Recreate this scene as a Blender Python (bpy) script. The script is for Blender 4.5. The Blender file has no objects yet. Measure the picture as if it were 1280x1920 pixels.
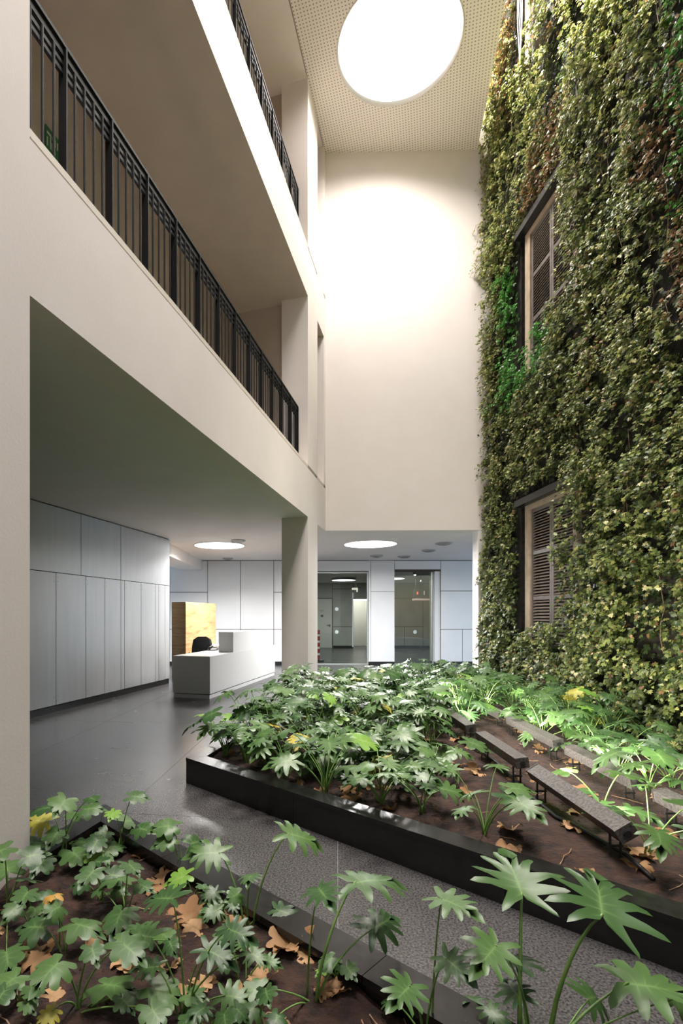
import bpy, math, random
import numpy as np
from mathutils import Vector, Matrix, Euler
from mathutils.geometry import tessellate_polygon

random.seed(7); rng = np.random.default_rng(11)
S = bpy.context.scene
COL = S.collection
R = math.radians

# ------------------------------------------------------------------ camera, sky, light, exposure
F, PX, HZ, HC = 970.0, 520.0, 1156.0, 1.5          # focal length / principal point in pixels of the 1280x1920 frame, eye height
cam = bpy.data.cameras.new('camera'); co = bpy.data.objects.new('camera', cam); COL.objects.link(co)
co.location = (0, 0, HC); co.rotation_euler = (R(90), 0, 0)
cam.sensor_fit = 'VERTICAL'; cam.sensor_height = 36; cam.lens = F/1920*36
cam.shift_x = (640-PX)/1920; cam.shift_y = (HZ-960)/1920; cam.clip_start = .05; cam.clip_end = 200
S.camera = co

W = bpy.data.worlds.new('sky'); S.world = W; W.use_nodes = True
wn = W.node_tree.nodes; wl = W.node_tree.links
sky = wn.new('ShaderNodeTexSky'); sky.sky_type = 'NISHITA'; sky.sun_disc = False
sky.sun_elevation = R(50); sky.sun_rotation = R(200); sky.air_density = 1.2; sky.dust_density = 1.5
wl.new(sky.outputs[0], wn['Background'].inputs[0]); wn['Background'].inputs[1].default_value = .26

sun = bpy.data.lights.new('sun', 'SUN'); sun.energy = 34; sun.angle = R(4); sun.color = (1, .93, .8)      # falls through the roof slot along the ivy
so = bpy.data.objects.new('sun', sun); COL.objects.link(so); so.rotation_euler = Vector((.33, .04, -.94)).to_track_quat('-Z', 'Y').to_euler()
SKYLIGHT_POWER, ASSUMED_SKYLIGHT_POWER = 310, 260
LOBBY_LAMP_POWER, FAR_LAMP_POWER, WASHER_POWER, ADDED_SPOT_POWER = 380, 55, 28, 1800
S.view_settings.view_transform = 'Standard'; S.view_settings.look = 'None'
S.view_settings.exposure = 0.0; S.view_settings.gamma = 1; S.view_settings.use_curve_mapping = False
S.cycles.max_bounces = 10; S.cycles.diffuse_bounces = 6; S.cycles.caustics_reflective = False; S.cycles.caustics_refractive = False
S.cycles.sample_clamp_indirect = 6

# ------------------------------------------------------------------ frames
# hall frame: camera axis = world +Y.  The gallery block is turned to it: s runs along its wall, t goes into the block
AX = Vector((.2882, .9576)); NX = Vector((-.9576, .2882)); X0 = -2.184
def L(s, t, z=0.0):
    return Vector((X0 + AX.x*s + NX.x*t, AX.y*s + NX.y*t, z))
def px_pt(x, y, Y):
    return Vector(((x-PX)/F*Y, Y, HC-(y-HZ)/F*Y))
def px_soil(x, y, z):
    return px_pt(x, y, (HC-z)*F/(y-HZ))
def s_at(x, t):                                     # s where the vertical plane t meets image column x
    k = (x-PX)/F
    return (k*NX.y*t - X0 - NX.x*t)/(AX.x - k*AX.y)
ZL, Z1, ZS1, Z2, ZC = 3.24, 4.15, 7.09, 7.97, 10.90  # lobby ceiling, sills and soffits, hall ceiling
S0, SC0, SC1, SN0, SN1 = 2.926, 9.414, 10.195, 10.787, 10.99

# ------------------------------------------------------------------ mesh helpers
class MB:
    def __init__(self): self.v = []; self.f = []; self.a = None
    def add(self, vs, fs):
        n = len(self.v); self.v += [tuple(p) for p in vs]; self.f += [tuple(i+n for i in q) for q in fs]; return self
    def box(self, x0, x1, y0, y1, z0, z1, M=None):
        vs = [Vector((x, y, z)) for z in (z0, z1) for y in (y0, y1) for x in (x0, x1)]
        if M is not None: vs = [M @ p for p in vs]
        return self.add(vs, [(0,2,3,1),(4,5,7,6),(0,1,5,4),(2,6,7,3),(0,4,6,2),(1,3,7,5)])
    def bev(self, x0, x1, y0, y1, z0, z1, b, M=None):
        """box with chamfered long and top edges"""
        prof = [(x0+b, z0), (x1-b, z0), (x1, z0+b), (x1, z1-b), (x1-b, z1), (x0+b, z1), (x0, z1-b), (x0, z0+b)]
        vs = []
        for y, i in ((y0, b), (y0+b, 0), (y1-b, 0), (y1, b)):
            cx, cz = (x0+x1)/2, (z0+z1)/2
            for (x, z) in prof:
                vs.append(Vector((x-math.copysign(i, x-cx)*(1 if i else 0), y, z-math.copysign(i, z-cz)*(1 if i else 0))))
        if M is not None: vs = [M @ p for p in vs]
        fs = [tuple(range(8))]
        for k in range(3):
            for j in range(8):
                a = k*8+j; c = k*8+(j+1) % 8
                fs.append((a, a+8, c+8, c))
        fs.append(tuple(range(31, 23, -1)))
        return self.add(vs, fs)
    def Lbox(self, s0, s1, t0, t1, z0, z1):
        vs = [L(s, t, z) for z in (z0, z1) for t in (t0, t1) for s in (s0, s1)]
        return self.add(vs, [(0,1,3,2),(4,6,7,5),(0,4,5,1),(2,3,7,6),(0,2,6,4),(1,5,7,3)])
    def prism(self, poly, z0, z1):
        n = len(poly)
        vs = [Vector((p[0], p[1], z0)) for p in poly] + [Vector((p[0], p[1], z1)) for p in poly]
        return self.add(vs, [tuple(range(n-1, -1, -1)), tuple(range(n, 2*n))] + [(i, (i+1) % n, n+(i+1) % n, n+i) for i in range(n)])
    def tube(self, pts, r, n=6, cap=True):
        pts = [Vector(p) for p in pts]; rs = r if isinstance(r, (list, tuple)) else [r]*len(pts)
        vs = []; up = Vector((0, 0, 1)); side = None
        for i, p in enumerate(pts):
            d = (pts[min(i+1, len(pts)-1)]-pts[max(i-1, 0)]).normalized()
            if side is None:
                side = d.cross(up if abs(d.z) < .9 else Vector((1, 0, 0))).normalized()
            side = (side - d*side.dot(d)).normalized(); o = d.cross(side)
            for k in range(n):
                a = 2*math.pi*k/n; vs.append(p + (side*math.cos(a)+o*math.sin(a))*rs[i])
        fs = [(i*n+k, i*n+(k+1) % n, (i+1)*n+(k+1) % n, (i+1)*n+k) for i in range(len(pts)-1) for k in range(n)]
        if cap: fs += [tuple(range(n-1, -1, -1)), tuple(range((len(pts)-1)*n, len(pts)*n))]
        return self.add(vs, fs)
    def lathe(self, prof, c, n=24, cap=True):
        """profile of (radius, z) turned about the vertical through c"""
        vs = [Vector((c[0]+r*math.cos(2*math.pi*k/n), c[1]+r*math.sin(2*math.pi*k/n), c[2]+z)) for r, z in prof for k in range(n)]
        fs = [(i*n+k, i*n+(k+1) % n, (i+1)*n+(k+1) % n, (i+1)*n+k) for i in range(len(prof)-1) for k in range(n)]
        if cap and prof[0][0] > 1e-4: fs.append(tuple(range(n-1, -1, -1)))
        if cap and prof[-1][0] > 1e-4: fs.append(tuple(range((len(prof)-1)*n, len(prof)*n)))
        return self.add(vs, fs)
    def mesh(self, name, mat=None, smooth=False):
        me = bpy.data.meshes.new(name); me.from_pydata(self.v, [], self.f); me.update()
        if mat: me.materials.append(mat)
        if smooth: me.polygons.foreach_set('use_smooth', [True]*len(me.polygons))
        return me
    def build(self, name, mat, parent=None, smooth=False):
        return link(name, self.mesh(name, mat, smooth), parent)

def link(name, me, parent=None, M=None):
    o = bpy.data.objects.new(name, me); COL.objects.link(o)
    if parent is not None: o.parent = parent
    if M is not None: o.matrix_local = M
    return o
def copy_of(o, parent=None, M=None):
    c = o.copy(); COL.objects.link(c); c.parent = parent
    if M is not None: c.matrix_local = M
    return c
def tag(o, label=None, cat=None, group=None, kind=None):
    for k, v in (('label', label), ('category', cat), ('group', group), ('kind', kind)):
        if v: o[k] = v
    return o
def thing(name, label, cat, loc=(0, 0, 0), rz=0.0, group=None, kind=None):
    o = link(name, None); o.location = loc; o.rotation_euler = (0, 0, rz); o.empty_display_size = .1
    return tag(o, label, cat, group, kind)
def struct(name, mb, mat, parent=None):
    o = mb.build(name, mat, parent)
    if parent is None: o['kind'] = 'structure'
    return o
ROT_A = math.atan2(AX.y, AX.x)-R(90)                # turn of the gallery block about z

# ------------------------------------------------------------------ materials
def mat(name, col, rough=.5, metal=0.0, spec=.5, coat=0.0):
    m = bpy.data.materials.new(name); m.use_nodes = True
    b = m.node_tree.nodes['Principled BSDF']
    b.inputs['Base Color'].default_value = (*col, 1); b.inputs['Roughness'].default_value = rough
    b.inputs['Metallic'].default_value = metal; b.inputs['Specular IOR Level'].default_value = spec
    b.inputs['Coat Weight'].default_value = coat
    return m
def nodes(m): return m.node_tree.nodes, m.node_tree.links, m.node_tree.nodes['Principled BSDF']
def noisy(m, c0, c1, scale=8, detail=6, rough=None, bump=0.0, stretch=(1, 1, 1), lo=.35, hi=.65, bscale=None):
    n, l, b = nodes(m)
    tc = n.new('ShaderNodeTexCoord'); mp = n.new('ShaderNodeMapping'); mp.inputs['Scale'].default_value = stretch
    nz = n.new('ShaderNodeTexNoise'); nz.inputs['Scale'].default_value = scale; nz.inputs['Detail'].default_value = detail
    cr = n.new('ShaderNodeValToRGB'); cr.color_ramp.elements[0].position = lo; cr.color_ramp.elements[1].position = hi
    cr.color_ramp.elements[0].color = (*c0, 1); cr.color_ramp.elements[1].color = (*c1, 1)
    l.new(tc.outputs['Object'], mp.inputs[0]); l.new(mp.outputs[0], nz.inputs['Vector']); l.new(nz.outputs[0], cr.inputs[0])
    l.new(cr.outputs[0], b.inputs['Base Color'])
    if rough:
        mr = n.new('ShaderNodeMapRange'); mr.inputs[1].default_value = .3; mr.inputs[2].default_value = .7
        mr.inputs[3].default_value, mr.inputs[4].default_value = rough
        l.new(nz.outputs[0], mr.inputs[0]); l.new(mr.outputs[0], b.inputs['Roughness'])
    if bump:
        src = nz
        if bscale:
            src = n.new('ShaderNodeTexNoise'); src.inputs['Scale'].default_value = bscale; src.inputs['Detail'].default_value = 8
            l.new(mp.outputs[0], src.inputs['Vector'])
        bp = n.new('ShaderNodeBump'); bp.inputs['Strength'].default_value = bump; bp.inputs['Distance'].default_value = .02
        l.new(src.outputs[0], bp.inputs['Height']); l.new(bp.outputs[0], b.inputs['Normal'])
    return m
def glow(name, col, strength):
    m = bpy.data.materials.new(name); m.use_nodes = True; n = m.node_tree.nodes; n.remove(n['Principled BSDF'])
    e = n.new('ShaderNodeEmission'); e.inputs[0].default_value = (*col, 1); e.inputs[1].default_value = strength
    m.node_tree.links.new(e.outputs[0], n['Material Output'].inputs[0]); return m

M_plaster = noisy(mat('warm_plaster', (.82, .76, .72), .85), (.805, .742, .70), (.825, .765, .725), 3, 4, bump=.04, bscale=60)
M_plaster_shaded = noisy(mat('taupe_paint', (.5, .42, .34), .85), (.47, .395, .325), (.5, .425, .35), 3, 4, bump=.03, bscale=60)  # gallery interiors darker than the hall walls: their shade is put into the colour
M_white = noisy(mat('white_plaster', (.8, .79, .77), .8), (.765, .74, .72), (.8, .775, .755), 2, 4, bump=.03, bscale=60)
M_sill = mat('sill_paint', (.74, .68, .6), .6); M_gap = mat('shadow_joint', (.06, .05, .04), .9)
M_panel = noisy(mat('white_panel', (.76, .77, .79), .42), (.74, .75, .77), (.78, .79, .81), 1.2, 3)
M_alu = noisy(mat('brushed_panel', (.6, .6, .6), .4, .4), (.50, .52, .54), (.55, .56, .57), 2.0, 4, rough=(.44, .5), stretch=(5, 5, .5))
M_screw = mat('screw_steel', (.3, .3, .3), .4, .9)
M_kick = mat('black_kick', (.012, .012, .013), .4)
M_iron = mat('black_iron', (.006, .0055, .0055), .6, 0); M_iron.node_tree.nodes['Principled BSDF'].inputs['Specular IOR Level'].default_value = .2
M_desk = mat('white_solid_surface', (.76, .76, .75), .28)
M_black = mat('black_leather', (.012, .012, .014), .42)
M_plastic = mat('dark_plastic', (.02, .02, .022), .4)
M_grey = mat('grey_metal', (.36, .37, .37), .42, .5)
M_frame = mat('glazing_frame', (.5, .54, .53), .4, .4)
M_beige = noisy(mat('beige_frame', (.42, .33, .24), .6), (.36, .28, .2), (.46, .37, .28), 6, 6)
M_slat = noisy(mat('shutter_slat', (.2, .16, .13), .55), (.17, .135, .115), (.24, .195, .165), 5, 5)
M_stile = noisy(mat('shutter_stile', (.12, .105, .095), .5), (.10, .088, .08), (.15, .13, .118), 5, 5)
M_ivy_gap = noisy(mat('dark_felt', (.012, .01, .007), .95), (.006, .005, .004), (.022, .016, .01), 9, 8, bump=.6)  # near-black wall behind the ivy, shade of the leaf gaps given as colour
M_red = mat('red_plastic', (.33, .03, .03), .45); M_reflect = mat('reflective_white', (.75, .75, .75), .3)
M_green_sign = mat('green_sign', (.015, .16, .06), .5); M_sign_white = mat('sign_white', (.62, .6, .52), .5)
M_door = mat('door_paint', (.66, .66, .63), .5)
M_dot = mat('frosted_dot', (.42, .5, .48), .7)
M_conc = noisy(mat('far_wall_panel', (.42, .42, .4), .55), (.38, .38, .36), (.46, .46, .44), 1.5, 5)
M_steel_cable = mat('cable_sheath', (.4, .38, .42), .45)
M_cable = mat('pink_cable', (.35, .22, .18), .5)

# wood with long horizontal grain
M_wood = mat('oak_veneer', (.6, .37, .17), .45)
n, l, b = nodes(M_wood)
tc = n.new('ShaderNodeTexCoord'); mp = n.new('ShaderNodeMapping'); mp.inputs['Scale'].default_value = (1, 1, 9)
nz = n.new('ShaderNodeTexNoise'); nz.inputs['Scale'].default_value = 1.6; nz.inputs['Detail'].default_value = 9; nz.inputs['Distortion'].default_value = 1.2
cr = n.new('ShaderNodeValToRGB'); e = cr.color_ramp.elements
e[0].position = .3; e[0].color = (.30, .155, .06, 1); e[1].position = .68; e[1].color = (.56, .36, .18, 1)
e = cr.color_ramp.elements.new(.46); e.color = (.47, .28, .125, 1)
l.new(tc.outputs['Object'], mp.inputs[0]); l.new(mp.outputs[0], nz.inputs['Vector']); l.new(nz.outputs[0], cr.inputs[0]); l.new(cr.outputs[0], b.inputs['Base Color'])

# dark honed floor stone: fine speckle, scuffs, uneven polish
M_floor = mat('floor_stone', (.05, .048, .048), .3)
n, l, b = nodes(M_floor)
tc = n.new('ShaderNodeTexCoord')
sp = n.new('ShaderNodeTexNoise'); sp.inputs['Scale'].default_value = 95; sp.inputs['Detail'].default_value = 5
big = n.new('ShaderNodeTexNoise'); big.inputs['Scale'].default_value = 1.7; big.inputs['Detail'].default_value = 7; big.inputs['Roughness'].default_value = .65
cr = n.new('ShaderNodeValToRGB'); e = cr.color_ramp.elements
e[0].position = .36; e[0].color = (.028, .027, .027, 1); e[1].position = .72; e[1].color = (.125, .119, .119, 1)
mx = n.new('ShaderNodeMix'); mx.data_type = 'RGBA'; mx.blend_type = 'MULTIPLY'; mx.inputs[0].default_value = .8
c2 = n.new('ShaderNodeValToRGB'); c2.color_ramp.elements[0].position = .3; c2.color_ramp.elements[1].position = .7
c2.color_ramp.elements[0].color = (.8, .8, .8, 1); c2.color_ramp.elements[1].color = (1, 1, 1, 1)
for t in (sp, big): l.new(tc.outputs['Object'], t.inputs['Vector'])
l.new(sp.outputs[0], cr.inputs[0]); l.new(big.outputs[0], c2.inputs[0]); l.new(cr.outputs[0], mx.inputs[6]); l.new(c2.outputs[0], mx.inputs[7]); l.new(mx.outputs[2], b.inputs['Base Color'])
mr = n.new('ShaderNodeMapRange'); mr.inputs[1].default_value = .3; mr.inputs[2].default_value = .7; mr.inputs[3].default_value = .25; mr.inputs[4].default_value = .28
l.new(big.outputs[0], mr.inputs[0]); l.new(mr.outputs[0], b.inputs['Roughness'])
M_grout = mat('pale_grout', (.13, .13, .13), .8)
M_kerb = noisy(mat('black_granite', (.008, .008, .009), .2), (.008, .008, .008), (.014, .0135, .0135), 25, 4, rough=(.2, .26))
M_soil = noisy(mat('dark_soil', (.05, .025, .014), .95), (.010, .0045, .003), (.044, .0195, .0115), 14, 10, bump=1.0, bscale=45)
M_crumb = noisy(mat('soil_crumb', (.06, .03, .018), .95), (.015, .007, .004), (.065, .032, .02), 20, 4)

# perforated ceiling board: a square grid of dark holes turned with the gallery block
M_perf = mat('perforated_board', (.74, .68, .62), .85)
n, l, b = nodes(M_perf)
tc = n.new('ShaderNodeTexCoord'); mp = n.new('ShaderNodeMapping'); mp.inputs['Rotation'].default_value = (0, 0, -ROT_A); mp.inputs['Scale'].default_value = (19, 19, 0)
fr = n.new('ShaderNodeVectorMath'); fr.operation = 'FRACTION'
sb = n.new('ShaderNodeVectorMath'); sb.operation = 'SUBTRACT'; sb.inputs[1].default_value = (.5, .5, 0)
ln = n.new('ShaderNodeVectorMath'); ln.operation = 'LENGTH'
mr = n.new('ShaderNodeMapRange'); mr.inputs[1].default_value = .16; mr.inputs[2].default_value = .26
mx = n.new('ShaderNodeMix'); mx.data_type = 'RGBA'; mx.inputs[6].default_value = (.34, .28, .22, 1); mx.inputs[7].default_value = (.88, .82, .75, 1)
l.new(tc.outputs['Object'], mp.inputs[0]); l.new(mp.outputs[0], fr.inputs[0]); l.new(fr.outputs[0], sb.inputs[0]); l.new(sb.outputs[0], ln.inputs[0])
l.new(ln.outputs['Value'], mr.inputs[0]); l.new(mr.outputs[0], mx.inputs[0]); l.new(mx.outputs[2], b.inputs['Base Color'])

# glass
M_glass = bpy.data.materials.new('clear_glass'); M_glass.use_nodes = True
n = M_glass.node_tree.nodes; l = M_glass.node_tree.links; n.remove(n['Principled BSDF'])
tr = n.new('ShaderNodeBsdfTransparent'); tr.inputs[0].default_value = (.86, .92, .9, 1)
gl = n.new('ShaderNodeBsdfGlossy'); gl.inputs['Roughness'].default_value = .02
fn = n.new('ShaderNodeFresnel'); fn.inputs[0].default_value = 1.5; ms = n.new('ShaderNodeMixShader')
l.new(fn.outputs[0], ms.inputs[0]); l.new(tr.outputs[0], ms.inputs[1]); l.new(gl.outputs[0], ms.inputs[2]); l.new(ms.outputs[0], n['Material Output'].inputs[0])

def leaf_material(name, dark, light, vein, rough=.36, trans=.25, attr=None):
    """leaf blade: veins from the mesh attribute 'vein', small change from plant to plant, some light let through"""
    m = mat(name, dark, rough); n, l, b = nodes(m)
    if attr:
        a = n.new('ShaderNodeAttribute'); a.attribute_name = attr; csock = a.outputs['Color']
    else:
        oi = n.new('ShaderNodeObjectInfo'); cr = n.new('ShaderNodeMix'); cr.data_type = 'RGBA'
        cr.inputs[6].default_value = (*dark, 1); cr.inputs[7].default_value = (*light, 1); l.new(oi.outputs['Random'], cr.inputs[0])
        a = n.new('ShaderNodeAttribute'); a.attribute_name = 'vein'; mv = n.new('ShaderNodeMix'); mv.data_type = 'RGBA'
        pw = n.new('ShaderNodeMath'); pw.operation = 'POWER'; pw.inputs[1].default_value = 9
        l.new(a.outputs['Fac'], pw.inputs[0]); l.new(pw.outputs[0], mv.inputs[0]); l.new(cr.outputs[2], mv.inputs[6]); mv.inputs[7].default_value = (*vein, 1)
        csock = mv.outputs[2]
    l.new(csock, b.inputs['Base Color'])
    t = n.new('ShaderNodeBsdfTranslucent'); l.new(csock, t.inputs[0])
    ms = n.new('ShaderNodeMixShader'); ms.inputs[0].default_value = trans
    l.new(b.outputs[0], ms.inputs[1]); l.new(t.outputs[0], ms.inputs[2]); l.new(ms.outputs[0], n['Material Output'].inputs[0])
    return m
M_leaf = leaf_material('philodendron_leaf', (.030, .078, .023), (.078, .155, .040), (.15, .26, .085), .4, .16)
M_leaf_young = leaf_material('young_leaf', (.12, .30, .04), (.2, .36, .06), (.3, .45, .14), .4)
M_leaf_yellow = leaf_material('yellowed_leaf', (.34, .36, .05), (.5, .4, .06), (.5, .5, .15), .5)
M_leaf_dead = leaf_material('withered_leaf', (.52, .26, .04), (.6, .33, .07), (.5, .3, .1), .6)
M_stalk = noisy(mat('leaf_stalk', (.12, .24, .05), .4), (.085, .18, .035), (.17, .3, .07), 10, 3)
M_dry = leaf_material('dry_leaf', (.26, .135, .055), (.46, .28, .14), (.3, .18, .08), .75, .12)
M_ivy = leaf_material('ivy_leaf', (.1, .2, .05), (.1, .2, .05), (0, 0, 0), .38, .3, attr='tint')
M_stem = noisy(mat('ivy_stem', (.16, .1, .06), .8), (.1, .06, .035), (.24, .17, .1), 20, 3)
M_trough = noisy(mat('dusty_housing', (.13, .12, .115), .5, .3), (.06, .056, .053), (.15, .14, .13), 60, 8, bump=.2)
M_pipe = noisy(mat('brown_pipe', (.1, .065, .045), .6), (.07, .045, .03), (.16, .11, .08), 12, 5)

# ------------------------------------------------------------------ floor: stone slabs with pale recessed joints
g = MB().box(-9, 10, -6, 29, -.3, -.004); fl = struct('floor', g, M_grout)
ta = math.atan2(113, F); tu = Vector((math.cos(ta), -math.sin(ta))); tv = Vector((math.sin(ta), math.cos(ta)))
TW, TL = 1.64, 3.28
tile = MB().box(.002, TW-.002, .002, TL-.002, -.05, 0).mesh('tile', M_floor)
for i in range(-8, 6):
    for j in range(-2, 9):
        o2 = tu*(i*TW) + tv*(j*TL+.5)
        c = o2 + tu*TW/2 + tv*TL/2
        if not (-9 < c.x < 9.5 and -2.5 < c.y < 28): continue
        link('tile', tile, fl, Matrix.Translation((o2.x, o2.y, 0)) @ Matrix.Rotation(-ta, 4, 'Z'))

# ------------------------------------------------------------------ gallery block: wall with openings, slabs, gallery interiors
g = MB()
g.Lbox(-7, S0, 0, .5, 0, ZC+.3)                                   # near pier, full height
g.Lbox(S0, SN1, 0, .28, ZL, Z1-.06)                               # parapet bands
g.Lbox(S0, SN1, 0, .28, ZS1, Z2-.06)
for z0, z1 in ((0, ZL), (Z1, ZS1), (Z2, ZC+.3)): g.Lbox(SC0, SC1, 0, .475, z0, z1)
for z0, z1 in ((Z1, ZS1), (Z2, ZC+.3)): g.Lbox(SN0, SN1, 0, .3, z0, z1)
struct('wall_left', g, M_plaster)
k = 0
for z in (Z1, Z2):                                                # sill strips over a shadow joint
    for s0, s1 in ((S0, SC0), (SN0-(SN0-SC1), SN0)):
        k += 1
        struct('trim_%d' % k, MB().Lbox(s0, s1, .002, .3, z-.045, z), M_sill)
        k += 1
        struct('trim_%d' % k, MB().Lbox(s0, s1, .02, .28, z-.062, z-.043), M_gap)
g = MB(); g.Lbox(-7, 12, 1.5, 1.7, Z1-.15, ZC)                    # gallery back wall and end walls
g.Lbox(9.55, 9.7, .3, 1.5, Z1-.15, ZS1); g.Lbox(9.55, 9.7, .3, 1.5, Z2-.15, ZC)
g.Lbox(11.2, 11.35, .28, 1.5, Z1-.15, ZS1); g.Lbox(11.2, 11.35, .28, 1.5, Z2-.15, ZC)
struct('wall_gallery', g, M_plaster_shaded)
poly = [L(-7, .28), L(10.9, .28), Vector((.97, 10.52)), Vector((4.75, 10.42)), Vector((8.4, 10.42)), Vector((8.4, 16.3)), Vector((-8.9, 16.3)), Vector((-8.9, -5))]
struct('ceiling_lobby', MB().prism(poly, ZL, Z1-.15), M_white)
struct('ceiling_gallery', MB().Lbox(-7, 12, .28, 1.5, ZS1, Z2-.15).Lbox(S0, 11.2, .0015, 1.5, ZS1-.003, ZS1-.0005), M_plaster_shaded)  # thin sheet carries the shade colour on under the parapet
g = MB().Lbox(-7, 12, .02, 1.5, ZC-.012, ZC+.25); struct('ceiling_upper', g, M_plaster)

# hall ceiling with round openings
SKY = [((2.0, 8.52), 1.024), ((.95, 4.6), 1.024), ((-.1, .7), 1.024)]  # second and third skylights are assumed, added out of view to light the hall
SL0, SL1 = Vector((4.02, 10.42)), Vector((1.2, -2.9))              # edge of the daylight slot along the ivy wall
outer = [L(-3, 0), SL1, SL0, Vector((.97, 10.5)), L(10.95, 0)]
def circle(c, r, n=72): return [Vector((c[0]+r*math.cos(2*math.pi*i/n), c[1]+r*math.sin(2*math.pi*i/n))) for i in range(n)]
loops = [[Vector((p[0], p[1], 0)) for p in outer]] + [[Vector((p[0], p[1], 0)) for p in circle(c, r)][::-1] for c, r in SKY]
tri = tessellate_polygon(loops); flat = [p for lp in loops for p in lp]; n0 = len(flat)
g = MB(); g.add([(p.x, p.y, ZC) for p in flat] + [(p.x, p.y, ZC+.3) for p in flat],
                [tuple(t) for t in tri] + [tuple(i+n0 for i in t[::-1]) for t in tri])
b0 = 0; sd = []
for lp in loops:
    m_ = len(lp); sd += [(b0+i, b0+(i+1) % m_, n0+b0+(i+1) % m_, n0+b0+i) for i in range(m_)]; b0 += m_
g.f += sd
struct('ceiling', g, M_perf)

def lamp(kind, name, loc, power, size, col=(1, 1, 1), rot=(0, 0, 0), size_y=None, spread=None, parent=None):
    d = bpy.data.lights.new(name, 'AREA'); d.energy = power; d.color = col; d.shape = kind; d.size = size
    if size_y: d.size_y = size_y
    if spread: d.spread = spread
    o = link(name, d, parent); o.location = loc; o.rotation_euler = rot; return o
M_sky_diff = glow('skylight_diffuser', (1, .985, .96), 2.2); M_rim = mat('rim_paint', (.75, .7, .64), .6)
for q, ((cx, cy), r) in enumerate(SKY):
    t = thing('round_skylight', ('large round glowing skylight in the perforated ceiling before the tall white wall',
              'second round skylight overhead, before the gallery railings', 'third round skylight overhead, above the front bed')[q], 'skylight', (cx, cy, ZC), group='round skylights')
    MB().lathe([(r-.03, .07), (0, .07)], (0, 0, 0), 72).build('diffuser', M_sky_diff, t)
    MB().lathe([(r-.002, .12), (r-.002, -.004), (r-.025, -.004), (r-.025, .12)], (0, 0, 0), 72, False).build('rim', M_rim, t, True)
    lamp('DISK', 'skylight_lamp', (0, 0, .03), SKYLIGHT_POWER if q == 0 else ASSUMED_SKYLIGHT_POWER, 2*r-.15, (1, .93, .875), spread=R(140 if q == 0 else 100), parent=t)

# spotlights added on the ceiling, out of view, to brighten the large bed
for q, (p, aim) in enumerate((((2.75, 7.1, 10.72), (.7, 6.0, .3)), ((2.6, 5.9, 10.72), (1.6, 4.0, .3)), ((2.5, 7.3, 10.72), (1.2, 8.2, .3)))):
    t = thing('ceiling_spotlight', 'black ceiling spotlight high over the raised bed, %s from the tall white wall' % ('second', 'third', 'first')[q], 'spotlight', p, group='ceiling spotlights')
    dv = (Vector(aim)-Vector(p)).normalized(); qt = dv.to_track_quat('-Z', 'Y'); Mq = qt.to_matrix().to_4x4()
    g = MB().tube([Mq @ Vector((0, 0, z)) for z in (.12, .06, -.06, -.07)], [.05, .07, .07, .066], 14, True); g.build('head', M_plastic, t)
    MB().tube([(0, 0, .05), (0, 0, ZC-p[2])], .015, 8).build('stem', M_plastic, t)
    d = bpy.data.lights.new('spotlight_lamp', 'SPOT'); d.energy = ADDED_SPOT_POWER; d.spot_size = R(36); d.spot_blend = .8; d.shadow_soft_size = .06; d.color = (1, .93, .82)
    o = link('spotlight_lamp', d, t); o.rotation_euler = qt.to_euler(); o.location = dv*.09

# ------------------------------------------------------------------ walls of the hall
g = MB(); g.prism([(.97, 10.49), (4.72, 10.39), (4.72, 10.7), (.9, 10.8)], ZL+.001, 14.2); struct('wall_back', g, M_plaster)
WX = 4.30; WZ = 14.2
WIN = [(1.0, 3.50), (5.70, 8.16), (10.65, 13.1)]; WY0, WY1 = 7.32, 9.12
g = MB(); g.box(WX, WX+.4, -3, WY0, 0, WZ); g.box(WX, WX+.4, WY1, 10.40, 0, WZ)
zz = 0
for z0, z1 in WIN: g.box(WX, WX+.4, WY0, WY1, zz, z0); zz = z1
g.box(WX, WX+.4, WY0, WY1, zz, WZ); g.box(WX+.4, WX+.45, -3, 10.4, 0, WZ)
struct('wall_right', g, M_ivy_gap)
struct('trim_9', MB().box(4.04, WX+.4, 10.41, 10.72, 0, ZL-.001), M_white)      # white end pier under the back wall
struct('wall_front', MB().box(-10, 5, -5.3, -5, 0, 11.2), M_plaster)

# shuttered windows of the ivy wall
for w, (z0, z1) in enumerate(WIN):
    t = link('window_%d' % (w+1), None); t['kind'] = 'structure'; t.location = (WX, 8.1, z0)
    H = z1-z0-.1; ya, yb = -.72, .83
    MB().box(-.03, .05, yb-.17, yb, 0, H).box(-.03, .05, ya, ya+.1, 0, H).box(-.03, .05, ya+.1, yb-.17, H-.09, H).build('frame', M_beige, t)
    MB().box(-.16, .05, ya-.1, yb+.13, H, H+.11).build('lintel', M_kick, t)
    lo, hi = ya+.1, yb-.17; mid = (lo+hi)/2
    for (a, c) in ((lo, mid-.004), (mid+.004, hi)):
        f = MB(); f.box(0, .045, a, a+.055, 0, H-.09); f.box(0, .045, c-.055, c, 0, H-.09)
        rails = [0, (H-.09)*.335, (H-.09)*.665, H-.09-.06]
        for rz in rails: f.box(.002, .043, a+.055, c-.055, rz, rz+.06)
        sh = f.build('shutter', M_stile, t)
        sl = None
        for q in range(3):
            zs = rails[q]+.06; ze = rails[q+1]; ns = 14; p = (ze-zs)/ns
            for k in range(ns):
                M_ = Matrix.Translation((.022, 0, zs+(k+.5)*p)) @ Matrix.Rotation(R(-38), 4, 'Y')
                if sl is None:
                    me = MB().box(-.021, .021, a+.055, c-.055, -.005, .005).mesh('slat', M_slat)
                    sl = link('slat', me, sh, M_)
                else: copy_of(sl, sh, M_)
    MB().box(.3, .31, ya-.1, yb+.14, 0, H).build('backing', M_kick, t)

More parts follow.
